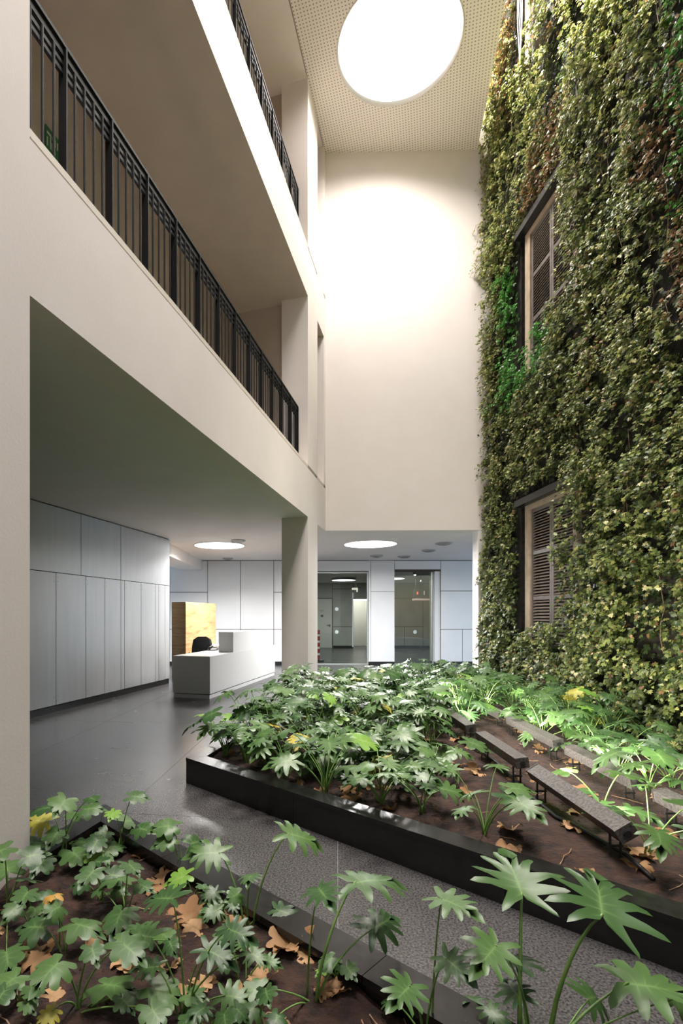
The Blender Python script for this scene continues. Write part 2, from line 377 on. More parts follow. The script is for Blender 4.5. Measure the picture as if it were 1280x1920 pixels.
# ------------------------------------------------------------------ panelled wall beside the lobby
TP, SP1 = 3.57, s_at(318, 3.57)
t = struct('wall_side', MB().Lbox(-6, SP1, TP+.03, TP+.2, 0, ZL), M_gap)
MB().Lbox(-6, SP1+.001, TP+.02, TP+.04, 0, .1).build('kick_strip', M_kick, t)
def Lpanel(s0, s1, z0, z1, m, parent, t0=TP, gap=.006, name='panel'):
    return MB().Lbox(s0+gap, s1-gap, t0, t0+.03, z0+gap, z1-gap).build(name, m, parent)
ZM = 2.19
ups = [-6, -3.2, -.4, 2.4, 5.2] + [s_at(x, TP) for x in (152, 226.5)] + [SP1]
los = [-6, -3.2, -.4, 2.4, 5.2, 6.3] + [s_at(x, TP) for x in (105, 160.8, 196.5, 226.7, 233.6, 264.5, 291.5, 297.5, 309.3)] + [SP1]
for a, c in zip(ups[:-1], ups[1:]): Lpanel(a, c, ZM, ZL-.015, M_alu, t)
scr = MB()
for a, c in zip(los[:-1], los[1:]):
    Lpanel(a, c, .11, ZM, M_alu, t)
    if a > 5 and c-a > .25:
        for s in (a+.045, c-.045):
            for z in (.17, .24, ZM-.07, ZM-.14):
                p = L(s, TP, z); q = p+Vector((NX.x, NX.y, 0))*(-.002)
                scr.tube([p, q], .007, 6)
scr.build('screws', M_screw, t)['kind'] = 'stuff'

# ------------------------------------------------------------------ rear wall of the lobby
YR = 16.0
def rx(x, Y=YR): return (x-PX)/F*Y
def rz(y, Y=YR): return HC-(y-HZ)/F*Y
XG = {'l0': rx(595)-1.0, 'l1': rx(695), 'r0': rx(739.6), 'r1': rx(826)}
t = struct('wall_rear', MB().box(-8.9, XG['l0'], YR+.03, YR+.3, 0, ZL).box(XG['l0'], XG['r1'], YR+.03, YR+.3, rz(1071), ZL)
           .box(XG['l1'], XG['r0'], YR+.03, YR+.35, 0, ZL).box(XG['r1'], 8.4, YR+.03, YR+.3, 0, ZL), M_gap)
MB().box(-8.9, XG['l0'], YR+.015, YR+.04, 0, .1).box(XG['l1'], XG['r0'], YR+.015, YR+.04, 0, .1).box(XG['r1'], 8.4, YR+.015, YR+.04, 0, .1).build('kick_strip', M_kick, t)
def rpanel(x0, x1, z0, z1, gap=.009):
    return MB().box(x0+gap, x1-gap, YR, YR+.03, z0+gap, z1-gap).build('panel', M_panel, t)
a0, a1, zt = rz(1110.5), rz(1180), ZL-.01
for x0, x1 in ((-8.9, -7.0), (-7.0, -5.1), (-5.1, rx(318)), (rx(318), rx(389))):
    rpanel(x0, x1, a0, zt); rpanel(x0, x1, a1, a0); rpanel(x0, x1, .1, a1)
for x0, x1 in ((rx(389), rx(451)), (rx(451), rx(513))): rpanel(x0, x1, a1, zt); rpanel(x0, x1, .1, a1)
rpanel(rx(513), XG['l0'], a0, zt); rpanel(rx(513), XG['l0'], a1, a0); rpanel(rx(513), XG['l0'], .1, a1)
rpanel(XG['l0'], XG['l1']-.02, rz(1071), zt); rpanel(XG['r0'], XG['r1'], rz(1068), zt)
rpanel(XG['l1'], XG['r0'], rz(1109), zt, .006); rpanel(XG['l1'], XG['r0'], .1, rz(1109), .006)
rpanel(XG['r1'], 8.4, rz(1108), zt); rpanel(XG['r1'], 8.4, rz(1180), rz(1108))
rpanel(XG['r1'], rx(866.5), .1, rz(1180)); rpanel(rx(866.5), 8.4, .1, rz(1180))
MB().box(XG['l1']-.06, XG['l1']-.004, YR+.02, YR+.35, .1, ZL-.01).box(XG['r1']-.17, XG['r1']-.004, YR+.05, YR+.6, .1, rz(1068)).build('reveal', M_panel, t)
# boxed-in ceiling beam by the panelled wall
struct('trim_10', MB().prism([(-2.565, 12.2), (-2.331, 15.99), (-3.02, 15.99), (-3.3, 12.2)], 2.94, ZL-.001), M_white)
# added blue lamps, out of view; window daylight at both lobby ends is assumed
lamp('RECTANGLE', 'window_daylight', (-8.6, 13.6, 1.7), 190, 4.2, (.42, .70, 1), rot=(0, -R(90), 0), size_y=2.6)
lamp('RECTANGLE', 'window_daylight', (8.2, 13.4, 1.7), 70, 4.2, (.42, .70, 1), rot=(0, R(90), 0), size_y=2.6)

# glazing to the back room
for wi, (xa, xb, ztop) in enumerate(((XG['l0'], XG['l1']-.06, rz(1071)), (XG['r0'], XG['r1']-.17, rz(1068)))):
    w = link('window_%d' % (wi+4), None); w['kind'] = 'structure'; w.location = (0, YR+.2, 0)
    MB().box(xa, xb, -.03, .03, ztop-.05, ztop).box(xa, xb, -.03, .03, 0, .03).box(xa, xa+.03, -.03, .03, .03, ztop-.05).box(xb-.03, xb, -.03, .03, .03, ztop-.05).build('frame', M_frame, w)
    ps = [xa+.03, rx(668.5)+.02, xb-.03] if wi == 0 else [xa+.03, rx(792), xb-.03]
    for a, c in zip(ps[:-1], ps[1:]):
        p = MB().box(a+.003, c-.003, -.006, .006, .03, ztop-.05).build('pane', M_glass, w)
    dots = ((631, 1142), (631, 1185)) if wi == 0 else ((778, 1185),)
    for (x, y) in dots:
        c = Vector((rx(x, YR+.18), -.009, rz(y, YR+.18)))
        MB().tube([c, c+Vector((0, -.003, 0))], .058, 20).build('glass_marker', M_dot, w)
    if wi == 0: MB().tube([(rx(662.5), -.05, .55), (rx(662.5), -.05, 2.25)], .02, 10).build('pull_handle', M_grey, w)

# back room behind the glass
YF = 24.7
def fx(x): return (x-PX)/F*YF
def fz(y): return HC-(y-HZ)/F*YF
xd0, xd1 = fx(662), fx(691)
t = struct('wall_far', MB().box(-1.5, xd0, YF+.03, YF+.3, 0, 3.1).box(xd1, 9.5, YF+.03, YF+.3, 0, 3.1).box(xd0, xd1, YF+.03, YF+.3, fz(1123), 3.1), M_gap)
MB().box(fx(623), xd0, YF+.015, YF+.04, 0, .1).box(xd1, 9.5, YF+.015, YF+.04, 0, .1).build('kick_strip', M_kick, t)
def fpanel(x0, x1, z0, z1): MB().box(x0+.012, x1-.012, YF, YF+.03, z0+.012, z1-.012).build('panel', M_conc, t)
fpanel(-1.5, fx(595)-.6, .1, 3.1); fpanel(fx(595)-.6, fx(623), fz(1122), 3.1)
fpanel(fx(623), xd0, fz(1104), 3.1); fpanel(fx(623), xd0, fz(1175), fz(1104)); fpanel(fx(623), xd0, .1, fz(1175)); fpanel(xd0, xd1, fz(1122), 3.1)
fpanel(xd1, fx(793), fz(1122), 3.1); fpanel(fx(793), fx(840), fz(1122), 3.1); fpanel(fx(840), 9.5, fz(1122), 3.1)
fpanel(xd1, fx(793), fz(1175), fz(1122)); fpanel(xd1, fx(758), .1, fz(1175)); fpanel(fx(758), fx(793), .1, fz(1175)); fpanel(fx(793), fx(840), .1, fz(1122)); fpanel(fx(840), 9.5, .1, fz(1122))
struct('ceiling_back', MB().box(-2, 9.8, YR+.36, 29, 3.1, 3.3), M_white)
struct('wall_end', MB().box(9.5, 9.8, YR+.36, 29, 0, 3.1).box(-2, -1.7, YR+.36, 29, 0, 3.1), M_conc)
struct('trim_11', MB().prism([(4.6, 17.2), (9.4, 24.5), (9.4, 22.5), (4.9, 16.6)], 2.72, 3.09), M_conc)
# lit passage behind the far opening
struct('wall_passage', MB().box(xd0-.05, xd1+.3, 26.6, 26.8, 0, 2.9).box(xd0-.2, xd0-.05, YF+.3, 26.6, 0, 2.9).box(xd1+.15, xd1+.3, YF+.3, 26.6, 0, 2.9), M_white)
p = MB().box(xd0+.02, xd1-.02, YF+.02, YF+.2, fz(1126), fz(1123)-.004)
t = tag(p.build('light_strip', glow('strip_glow', (1, .97, .9), 5)), 'thin white light strip across the head of the far doorway', 'lamp')
lamp('RECTANGLE', 'passage_lamp', (0, 0, 0), 22, .5, (1, .95, .85), size_y=1, parent=None).location = ((xd0+xd1)/2, 25.7, 2.75)
d = link('door_1', None); d['kind'] = 'structure'; d.location = (fx(608), YF, 0)
MB().box(fx(595)-.6-fx(608)+.3, fx(622)-fx(608), -.012, .028, .01, fz(1123)).build('door_leaf', M_door, d)
MB().box(fx(622)-fx(608), fx(624)-fx(608), -.02, .03, 0, fz(1123)+.05).box(-1.1, fx(622)-fx(608), -.02, .03, fz(1123), fz(1123)+.05).build('door_frame', M_stile, d)
hx = fx(618)-fx(608); hz_ = fz(1172)
MB().box(hx-.02, hx+.03, -.03, -.012, hz_-.1, hz_+.04).tube([(hx, -.03, hz_), (hx, -.07, hz_), (hx-.14, -.07, hz_)], .013, 6).build('door_handle', M_stile, d)
sx = fx(603.5)-fx(608)
MB().box(sx-.055, sx+.055, -.016, -.012, fz(1157), fz(1153)).build('door_sign', M_iron, d)
MB().box(sx-.006, sx+.008, -.018, -.016, fz(1156.4), fz(1154.2)).box(sx+.008, sx+.02, -.018, -.016, fz(1156.4), fz(1156)).build('sign_figure', M_sign_white, d)
M_notice = mat('notice_text', (.3, .27, .18), .7)
MB().box(sx-.1, sx+.08, -.016, -.012, fz(1145.2), fz(1144.3)).box(sx-.07, sx+.05, -.016, -.012, fz(1147.8), fz(1147)).build('door_notice', M_notice, d)
MB().box(fx(641), fx(645.5), YF-.012, YF, fz(1123.5), fz(1118.5)).build('wall_switch', M_conc, d).location = (-fx(608), -YF, 0)
d = thing('exit_sign', 'small pale lit box sign hanging from a rod behind the glass', 'sign', (fx(665)*.8, YF*.8, 3.1))
MB().box(-.11, .11, -.03, .03, -.58, -.50).box(.06, .11, -.03, .03, -.66, -.58).build('sign_box', glow('sign_glow', (1, .9, .75), .9), d)
MB().tube([(.05, 0, 0), (.05, 0, -.5)], .008, 6).build('rod', M_grey, d)
M_lamp = glow('lamp_diffuser', (1, .98, .95), 6)
M_lampf = glow('far_lamp_diffuser', (1, .98, .95), 3)
for q, (x, y) in enumerate(((644, 1088.5), (735, 1085.5), (801, 1078))):
    Y = (3.0-HC)*F/(HZ-y); 
    d = thing('ceiling_lamp', ('flat round lamp behind the first glass bay, above the white door', 'flat round lamp seen half behind the white pier in second glass bay', 'flat round lamp at the head of the second glass bay, nearest the glass')[q],
              'lamp', ((x-PX)/F*Y, Y, 3.1), group='round lamps behind the glass')
    MB().lathe([(0, -.005), (.5, -.005), (.5, -.09), (.485, -.09)], (0, 0, 0), 32, False).build('housing', M_plastic, d, True)
    MB().lathe([(.485, -.088), (.485, -.1), (0, -.1)], (0, 0, 0), 32).build('diffuser', M_lampf, d)
    lamp('DISK', 'far_lamp', (0, 0, -.11), FAR_LAMP_POWER, .9, (1, .96, .9), parent=d)
# display board with red marks and its bar
d = thing('display_board', 'long black board with red marks under the dark stair, through the second glass bay', 'sign', px_pt(795, 1119, 20))
d.rotation_euler = (0, 0, R(8))
MB().box(-.42, .42, -.03, .03, -.02, .28).build('board', M_plastic, d)
M_mark = glow('red_mark', (1, .06, .03), 1.2)
MB().box(-.32, -.25, -.034, -.03, .08, .2).build('red_mark', M_mark, d); MB().box(.27, .33, -.034, -.03, .06, .27).build('red_mark', M_mark, d)
MB().box(-.03, 0, -.034, -.03, .08, .22).build('white_mark', M_sign_white, d)
MB().box(.28, .32, -.036, -.034, .14, .18).build('white_mark', M_sign_white, d); MB().box(-.305, -.265, -.036, -.034, .12, .16).build('white_mark', M_sign_white, d)
MB().box(-.46, .4, -.06, .06, -.14, -.07).build('bar', mat('pink_bar', (.5, .36, .34), .5), d)
for hx_ in (-.35, .35): MB().tube([(hx_, 0, .28), (hx_, 0, .86)], .012, 6).build('hanger', M_plastic, d)
# striped post
d = thing('striped_post', 'red post with white bands on black foot beside the column, behind glass', 'post', (rx(596.5, 17.3), 17.3, 0))
MB().lathe([(.2, 0), (.2, .05), (.12, .07), (0, .07)], (0, 0, 0), 20).build('foot', M_plastic, d)
zb = .07
for i in range(9):
    h = .14 if i % 2 == 0 else .07
    MB().lathe([(0, zb), (.055, zb), (.055, zb+h), (0, zb+h)], (0, 0, 0), 16).build('band', M_red if i % 2 == 0 else M_reflect, d, False); zb += h

# ------------------------------------------------------------------ lobby lamps, vents
for q, (x, y, w) in enumerate(((694, 1020, 50), (411.5, 1022.5, 48))):
    Y = (ZL-HC)*F/(HZ-y); r = w/F*Y
    d = thing('round_ceiling_lamp', ('large round flush lamp in lobby ceiling before the glass bays', 'large round flush lamp in lobby ceiling above the reception desk')[q], 'lamp', ((x-PX)/F*Y, Y, ZL), group='round lobby lamps')
    MB().lathe([(r, .0), (r, -.012), (r-.02, -.014)], (0, 0, 0), 48, False).build('rim', M_white, d, True)
    MB().lathe([(r-.02, -.010), (0, -.010)], (0, 0, 0), 48).build('diffuser', M_lamp, d)
    lamp('DISK', 'lobby_lamp', (0, 0, -.03), LOBBY_LAMP_POWER*(1.0, .72)[q], 2*r-.1, (1, .97, .94), spread=R((172, 150)[q]), parent=d)
VENT = [(831, 1020.5, 15.5, 'vent nearest the ivy wall'), (803, 1033.5, 13, 'vent second from the ivy wall'), (757, 1045, 12, 'vent before the second glass bay'),
        (706, 1043.5, 12, 'vent before the white pier between glass bays'), (446, 1015.5, 14, 'vent touching the lamp over the desk'), (427, 1048.5, 10, 'vent close to the panelled rear wall')]
for x, y, w, lab in VENT:
    Y = (ZL-HC-.03)*F/(HZ-y); r = w/F*Y
    d = thing('ceiling_vent', 'round grey ' + lab, 'vent', ((x-PX)/F*Y, Y, ZL), group='round ceiling vents')
    MB().lathe([(r*.98, 0), (r, -.02), (r*.8, -.035), (r*.78, -.02)], (0, 0, 0), 28, False).build('outer_ring', M_grey, d, True)
    MB().lathe([(r*.68, -.012), (r*.55, -.05), (r*.5, -.03)], (0, 0, 0), 24, False).build('middle_ring', M_grey, d, True)
    MB().lathe([(r*.4, -.015), (r*.32, -.06), (0, -.065)], (0, 0, 0), 20).build('centre_cone', M_grey, d, True)

# ------------------------------------------------------------------ reception desk, screen, chair
t = thing('reception_desk', 'long white reception desk with raised box on top, beyond the column', 'desk', (-1.225, 9.387, 0), ROT_A)
# desk frame: y runs along the gallery block, -x into it
MB().bev(-.75, 0, 0, 4.03, .085, .774, .004).build('body', M_desk, t)
MB().box(-.72, -.03, .03, 4.0, .07, .085).build('shadow_gap', M_gap, t)
MB().box(-.735, -.012, .012, 4.015, 0, .07).build('plinth', M_desk, t)
MB().bev(-.34, -.02, 1.19, 2.75, .774, 1.183, .004).build('raised_box', M_desk, t)
t = thing('oak_screen', 'tall oak-veneered screen block standing behind the reception desk', 'screen', (-2.167, 12.22, 0), ROT_A)
MB().bev(-.365, 0, 0, 1.77, 0, 1.843, .003).build('block', M_wood, t)
MB().box(-.367, .002, .0, .004, 0, 1.843).build('end_panel', M_wood, t)
t = thing('side_counter', 'low white-topped counter with oak front against the oak screen', 'counter', (-2.167, 12.22, 0), ROT_A)
MB().box(.003, .62, .75, 1.77, .735, .775).build('top', M_desk, t)
for ya_ in (.77, 1.73): MB().box(.02, .6, ya_, ya_+.02, .0, .735).build('oak_side', M_wood, t)
# office chair: curved black back on a post, seat, arms, five-star base
t = thing('office_chair', 'black leather office chair between reception desk and oak screen', 'chair', px_pt(379, 1222, 11.75).xy.to_3d(), ROT_A+R(205))
g = MB(); vs = []; NU, NV = 8, 8
for side in (0, 1):
    for j in range(NV+1):
        v = j/NV; z = .52+.54*v; wdt = .235*(1-.25*v**3)*(1 if v < .85 else math.sqrt(max(0, 1-((v-.85)/.17)**2))*.95+.05)
        for i in range(NU+1):
            u = i/NU*2-1; yb = .26+.08*v-.07*u*u*-1*.6+(0 if side == 0 else .05*(1-u*u*.7)+.012)-.05*math.sin(v*3)
            vs.append((u*wdt, yb, z))
n1 = (NU+1)*(NV+1); fs = []
for j in range(NV):
    for i in range(NU):
        a = j*(NU+1)+i; fs += [(a, a+1, a+NU+2, a+NU+1), (n1+a, n1+a+NU+1, n1+a+NU+2, n1+a+1)]
edge = [i for i in range(NU+1)] + [(j*(NU+1)+NU) for j in range(1, NV+1)] + [NV*(NU+1)+i for i in range(NU-1, -1, -1)] + [j*(NU+1) for j in range(NV-1, 0, -1)]
fs += [(edge[i], n1+edge[i], n1+edge[(i+1) % len(edge)], edge[(i+1) % len(edge)]) for i in range(len(edge))]
g.add(vs, fs).build('backrest', M_black, t, True)
MB().bev(-.25, .25, -.25, .24, .42, .52, .03).build('seat', M_black, t)
for sx in (-1, 1): MB().tube([(sx*.27, .18, .47), (sx*.29, .18, .66), (sx*.29, -.12, .68), (sx*.27, -.12, .47)], .018, 6).build('armrest', M_plastic, t)
MB().tube([(0, 0, .1), (0, 0, .42)], .03, 10).build('post', M_plastic, t)
for k in range(5):
    a = 2*math.pi*k/5; MB().tube([(0, 0, .12), (.28*math.cos(a), .28*math.sin(a), .07)], [.03, .018], 6).build('base_arm', M_plastic, t)
    MB().tube([(.28*math.cos(a)-.02*math.sin(a), .28*math.sin(a)+.02*math.cos(a), .03), (.28*math.cos(a)+.02*math.sin(a), .28*math.sin(a)-.02*math.cos(a), .03)], .03, 10).build('caster', M_plastic, t)
p = px_pt(399.5, 1219, .726*F/63.5)
t = thing('desk_phone', 'black desk telephone on the reception desk beside the raised box', 'telephone', (p.x, p.y, .775), ROT_A)
MB().add([(-.09, -.1, 0), (.09, -.1, 0), (.09, .1, 0), (-.09, .1, 0), (-.09, -.1, .02), (.09, -.1, .02), (.09, .1, .07), (-.09, .1, .07)],
         [(3,2,1,0), (4,5,6,7), (0,1,5,4), (1,2,6,5), (2,3,7,6), (3,0,4,7)]).build('base', M_plastic, t)
MB().tube([(-.06, -.09, .05), (-.06, -.03, .065), (-.06, .04, .08), (-.06, .09, .085)], [.026, .017, .017, .026], 8).build('handset', M_plastic, t, True)
MB().box(-.01, .07, .03, .08, .055, .07).build('screen', M_grey, t)

# ------------------------------------------------------------------ railings
def railing(z, label):
    t = thing('railing', label, 'railing', L(S0, .192, z), ROT_A)
    len_ = SC0-S0; H = 1.08
    MB().bev(-.025, .025, -.1, len_, H-.03, H, .004).build('top_rail', M_iron, t)
    MB().box(-.02, .02, -.1, len_, .05, .075).build('bottom_rail', M_iron, t)
    MB().box(-.014, .014, -.1, len_, H-.085, H-.03).build('upper_band', M_iron, t)
    for dz in (.142, .196): MB().box(-.014, .008, -.1, len_, H-dz, H-dz+.026).build('cross_rail', M_iron, t)
    pm = MB().box(-.03, .03, -.006, .006, 0, H-.03).mesh('post', M_iron); bm_ = MB().tube([(0, 0, .06), (0, 0, H-.09)], .008, 8).mesh('bar', M_iron)
    n = 13; sp = .4975
    for i in range(n):
        y = len_-.02-i*sp
        link('post', pm, t, Matrix.Translation((0, y, 0)))
        for k in range(1, 5):
            if y-k*sp/5 > -.08: link('bar', bm_, t, Matrix.Translation((.012, y-k*sp/5, 0)))
railing(Z1-.05, 'black iron railing along the lower gallery'); railing(Z2-.05, 'black iron railing along the upper gallery')

# exit sign on the back wall of the lower gallery: pale letters on green (read from right to left)
s0 = s_at(83, 1.5)
t = thing('wall_exit_sign', 'green exit sign with pale letters on gallery wall behind lower railing', 'sign', L(s0, 1.495, 6.01), ROT_A)
MB().box(0, .012, 0, .29, 0, .24).build('board', M_green_sign, t)
def glyph(y, w, parts): 
    g = MB()
    for (a, b_, c, d) in parts: g.box(.012, .015, y+a*w, y+b_*w, .05+c*.14, .05+d*.14)
    g.build('letter', M_sign_white, t)
glyph(.014, .055, ((0, 1, .84, 1), (.8, 1, 0, 1), (0, .2, 0, .6)))                                   # he
g = MB(); g.add([(.012+x, y, z) for x in (0, .003) for y, z in ((.080, .19), (.094, .19), (.135, .05), (.121, .05))], [(0,1,2,3), (7,6,5,4), (0,4,5,1), (1,5,6,2), (2,6,7,3), (3,7,4,0)])
g.box(.012, .015, .122, .134, .12, .19); g.box(.012, .015, .081, .093, .05, .125); g.build('letter', M_sign_white, t)   # alef
glyph(.148, .02, ((.3, 1, .5, 1),))                                                                  # yod
g = MB(); g.add([(.012+x, y, z) for x in (0, .003) for y, z in ((.178, .19), (.192, .19), (.232, .064), (.218, .064))], [(0,1,2,3), (7,6,5,4), (0,4,5,1), (1,5,6,2), (2,6,7,3), (3,7,4,0)])
g.box(.012, .015, .216, .228, .125, .19); g.box(.012, .015, .178, .232, .05, .067); g.build('letter', M_sign_white, t)   # tsadi
glyph(.245, .022, ((.3, 1, .5, 1),))                                                                 # yod

# ------------------------------------------------------------------ raised beds: kerbs of black granite
ZK, KW, SOIL = .229, .16, .165
KD = Vector((1.011, -1)).normalized(); KN = Vector((KD.y*-1, KD.x)); 
if KN.y < 0: KN = -KN                                              # pointing away from the camera
A_ = L(4.858, .045).xy                                             # lobby corner of the far bed
B_ = L(3.654, .045).xy                                             # lobby corner of the near bed
def kerb_run(parent, p, d, inn, length, pieces, first=0.0, mitre=0.0, mitre2=0.0):
    """a run of coping stones over facing slabs from p along d; inn points into the bed"""
    x = first
    for i, w in enumerate(pieces):
        a, c = x, x+w; x += w; gp = .0015
        o1 = p+d*(a+gp); o2 = p+d*(c-gp)
        i1 = p+d*(a+gp+(mitre if i == 0 else 0))+inn*KW; i2 = p+d*(c-gp)+inn*KW
        q = [o1, o2, i2, i1]
        ar = sum(q[k].x*q[(k+1) % 4].y-q[(k+1) % 4].x*q[k].y for k in range(4))
        if ar < 0: q = q[::-1]
        MB().prism(q, ZK-.03, ZK).build('coping_stone', M_kerb, parent)
        f = [p+d*(a+gp)+inn*.004, p+d*(c-gp)+inn*.004, p+d*(c-gp)+inn*(KW-.02), p+d*(a+gp+(mitre if i == 0 else 0))+inn*(KW-.02)]
        ar = sum(f[k].x*f[(k+1) % 4].y-f[(k+1) % 4].x*f[k].y for k in range(4))
        if ar < 0: f = f[::-1]
        MB().prism(f, 0, ZK-.0315).build('facing_slab', M_kerb, parent)
bed1 = thing('raised_bed_kerb', 'black granite kerb of the large raised bed below the ivy wall', 'kerb', (0, 0, 0))
IN_A = -NX                                                         # into the bed from its lobby side
ang = math.acos(max(-1, min(1, KD.dot(AX)))); mit = KW/math.tan(ang/2)
kerb_run(bed1, A_, KD, KN, 7, [1.32, 1.5, 1.5, 1.5, 1.3], mitre=mit)
kerb_run(bed1, A_, AX, IN_A, 6, [1.3, 1.5, 1.5, .245], mitre=mit)
bed2 = thing('raised_bed_kerb', 'black granite kerb of the near bed beside the white pier', 'kerb', (0, 0, 0))
ang2 = math.pi-ang; mit2 = KW/math.tan(ang2/2)
kerb_run(bed2, B_, KD, -KN, 7, [.95, 1.28, 1.4, 1.4], mitre=mit2)
kerb_run(bed2, B_, -AX, IN_A, 5, [.72], mitre=mit2)

def vnoise(x, y, sc, seed):
    r = np.random.default_rng(seed); G = r.random((64, 64)); x = np.asarray(x)*sc; y = np.asarray(y)*sc
    xi = np.floor(x).astype(int); yi = np.floor(y).astype(int); fx_ = x-xi; fy_ = y-yi
    fx_ = fx_*fx_*(3-2*fx_); fy_ = fy_*fy_*(3-2*fy_)
    g = lambda a, b: G[a % 64, b % 64]
    return (g(xi, yi)*(1-fx_)+g(xi+1, yi)*fx_)*(1-fy_)+(g(xi, yi+1)*(1-fx_)+g(xi+1, yi+1)*fx_)*fy_
def soil_h(x, y):
    return SOIL + .06*(vnoise(x, y, 1.3, 1)-.5) + .035*(vnoise(x, y, 5, 2)-.5) + .018*(vnoise(x, y, 16, 3)-.5)
def sz(x, y): return float(soil_h(x, y))
def inside(poly, x, y):
    c = np.zeros(np.shape(x), bool); n = len(poly)
    for i in range(n):
        x1, y1 = poly[i]; x2, y2 = poly[(i+1) % n]
        c ^= ((y1 > y) != (y2 > y)) & (x < (x2-x1)*(y-y1)/(y2-y1+1e-12)+x1)
    return c
ip = lambda p: (p.x, p.y)
def inset_corner(p, d1, n1, d2, n2, w):                            # where both kerb lines moved in by w meet
    m = Matrix(((d1.x, -d2.x), (d1.y, -d2.y))); q = (p+n2*w)-(p+n1*w); v = m.inverted() @ q
    return p+n1*w+d1*v[0]
C1 = inset_corner(A_, KD, KN, AX, IN_A, .05); C2 = inset_corner(B_, KD, -KN, -AX, IN_A, .05)
POLY1 = [ip(C1), ip(C1+KD*6.6), (4.3, -.2), (4.3, 10.3), L(9.40, -.05).xy.to_tuple(), L(9.41, -.02).xy.to_tuple(), L(10.5, -.02).xy.to_tuple()]
POLY2 = [ip(C2), ip(C2-AX*4.0), (-1.2, -.6), ip(C2+KD*4.85), ]
POLY2 = [ip(C2), L(2.93, -.02).xy.to_tuple(), L(-.3, -.02).xy.to_tuple(), (2.2, -.6), ip(C2+KD*4.8)]
def soil_bed(name, poly, label, ncell):
    xs = [p[0] for p in poly]; ys = [p[1] for p in poly]; x0, x1, y0, y1 = min(xs), max(xs), min(ys), max(ys)
    h = ncell; nx = int((x1-x0)/h)+2; ny = int((y1-y0)/h)+2
    X, Y = np.meshgrid(x0+np.arange(nx)*h, y0+np.arange(ny)*h, indexing='ij')
    ins = inside(poly, X+h/2, Y+h/2); Z = soil_h(X, Y)
    idx = np.arange(nx*ny).reshape(nx, ny)
    f = [(idx[i, j], idx[i+1, j], idx[i+1, j+1], idx[i, j+1]) for i in range(nx-1) for j in range(ny-1) if ins[i, j]]
    used = sorted({int(k) for q in f for k in q}); re = {k: i for i, k in enumerate(used)}
    V = np.c_[X.ravel(), Y.ravel(), Z.ravel()]
    g = MB(); g.v = [tuple(V[k]) for k in used]; g.f = [tuple(re[int(k)] for k in q) for q in f]
    # close the bed down to the floor along its outline
    g2 = MB().prism(poly if sum(poly[i][0]*poly[(i+1) % len(poly)][1]-poly[(i+1) % len(poly)][0]*poly[i][1] for i in range(len(poly))) > 0 else poly[::-1], .002, SOIL-.07)
    g.add(g2.v, g2.f)
    o = g.build(name, M_soil, None, True); tag(o, label, 'soil', kind='stuff')
    # crumbs
    n = 2600; P = np.c_[rng.uniform(x0, x1, n), rng.uniform(y0, y1, n)]; P = P[inside(poly, P[:, 0], P[:, 1])]
    g = MB()
    for (x, y) in P:
        r = .004+.016*random.random()**3; z = sz(x, y)
        vs = [(x+r*a*random.uniform(.6, 1.2), y+r*b_*random.uniform(.6, 1.2), z+r*c*random.uniform(.5, 1)) for a, b_, c in ((1, 0, 0), (-1, 0, 0), (0, 1, 0), (0, -1, 0), (0, 0, 1), (0, 0, -1))]
        g.add(vs, [(0,2,4), (2,1,4), (1,3,4), (3,0,4), (2,0,5), (1,2,5), (3,1,5), (0,3,5)])
    g.build('crumbs', M_crumb, o)['kind'] = 'stuff'
    return o
soil_bed('bed_soil', POLY1, 'dark brown crumbly soil filling the large raised bed', .05)
soil_bed('bed_soil', POLY2, 'dark brown crumbly soil filling the near bed', .04)

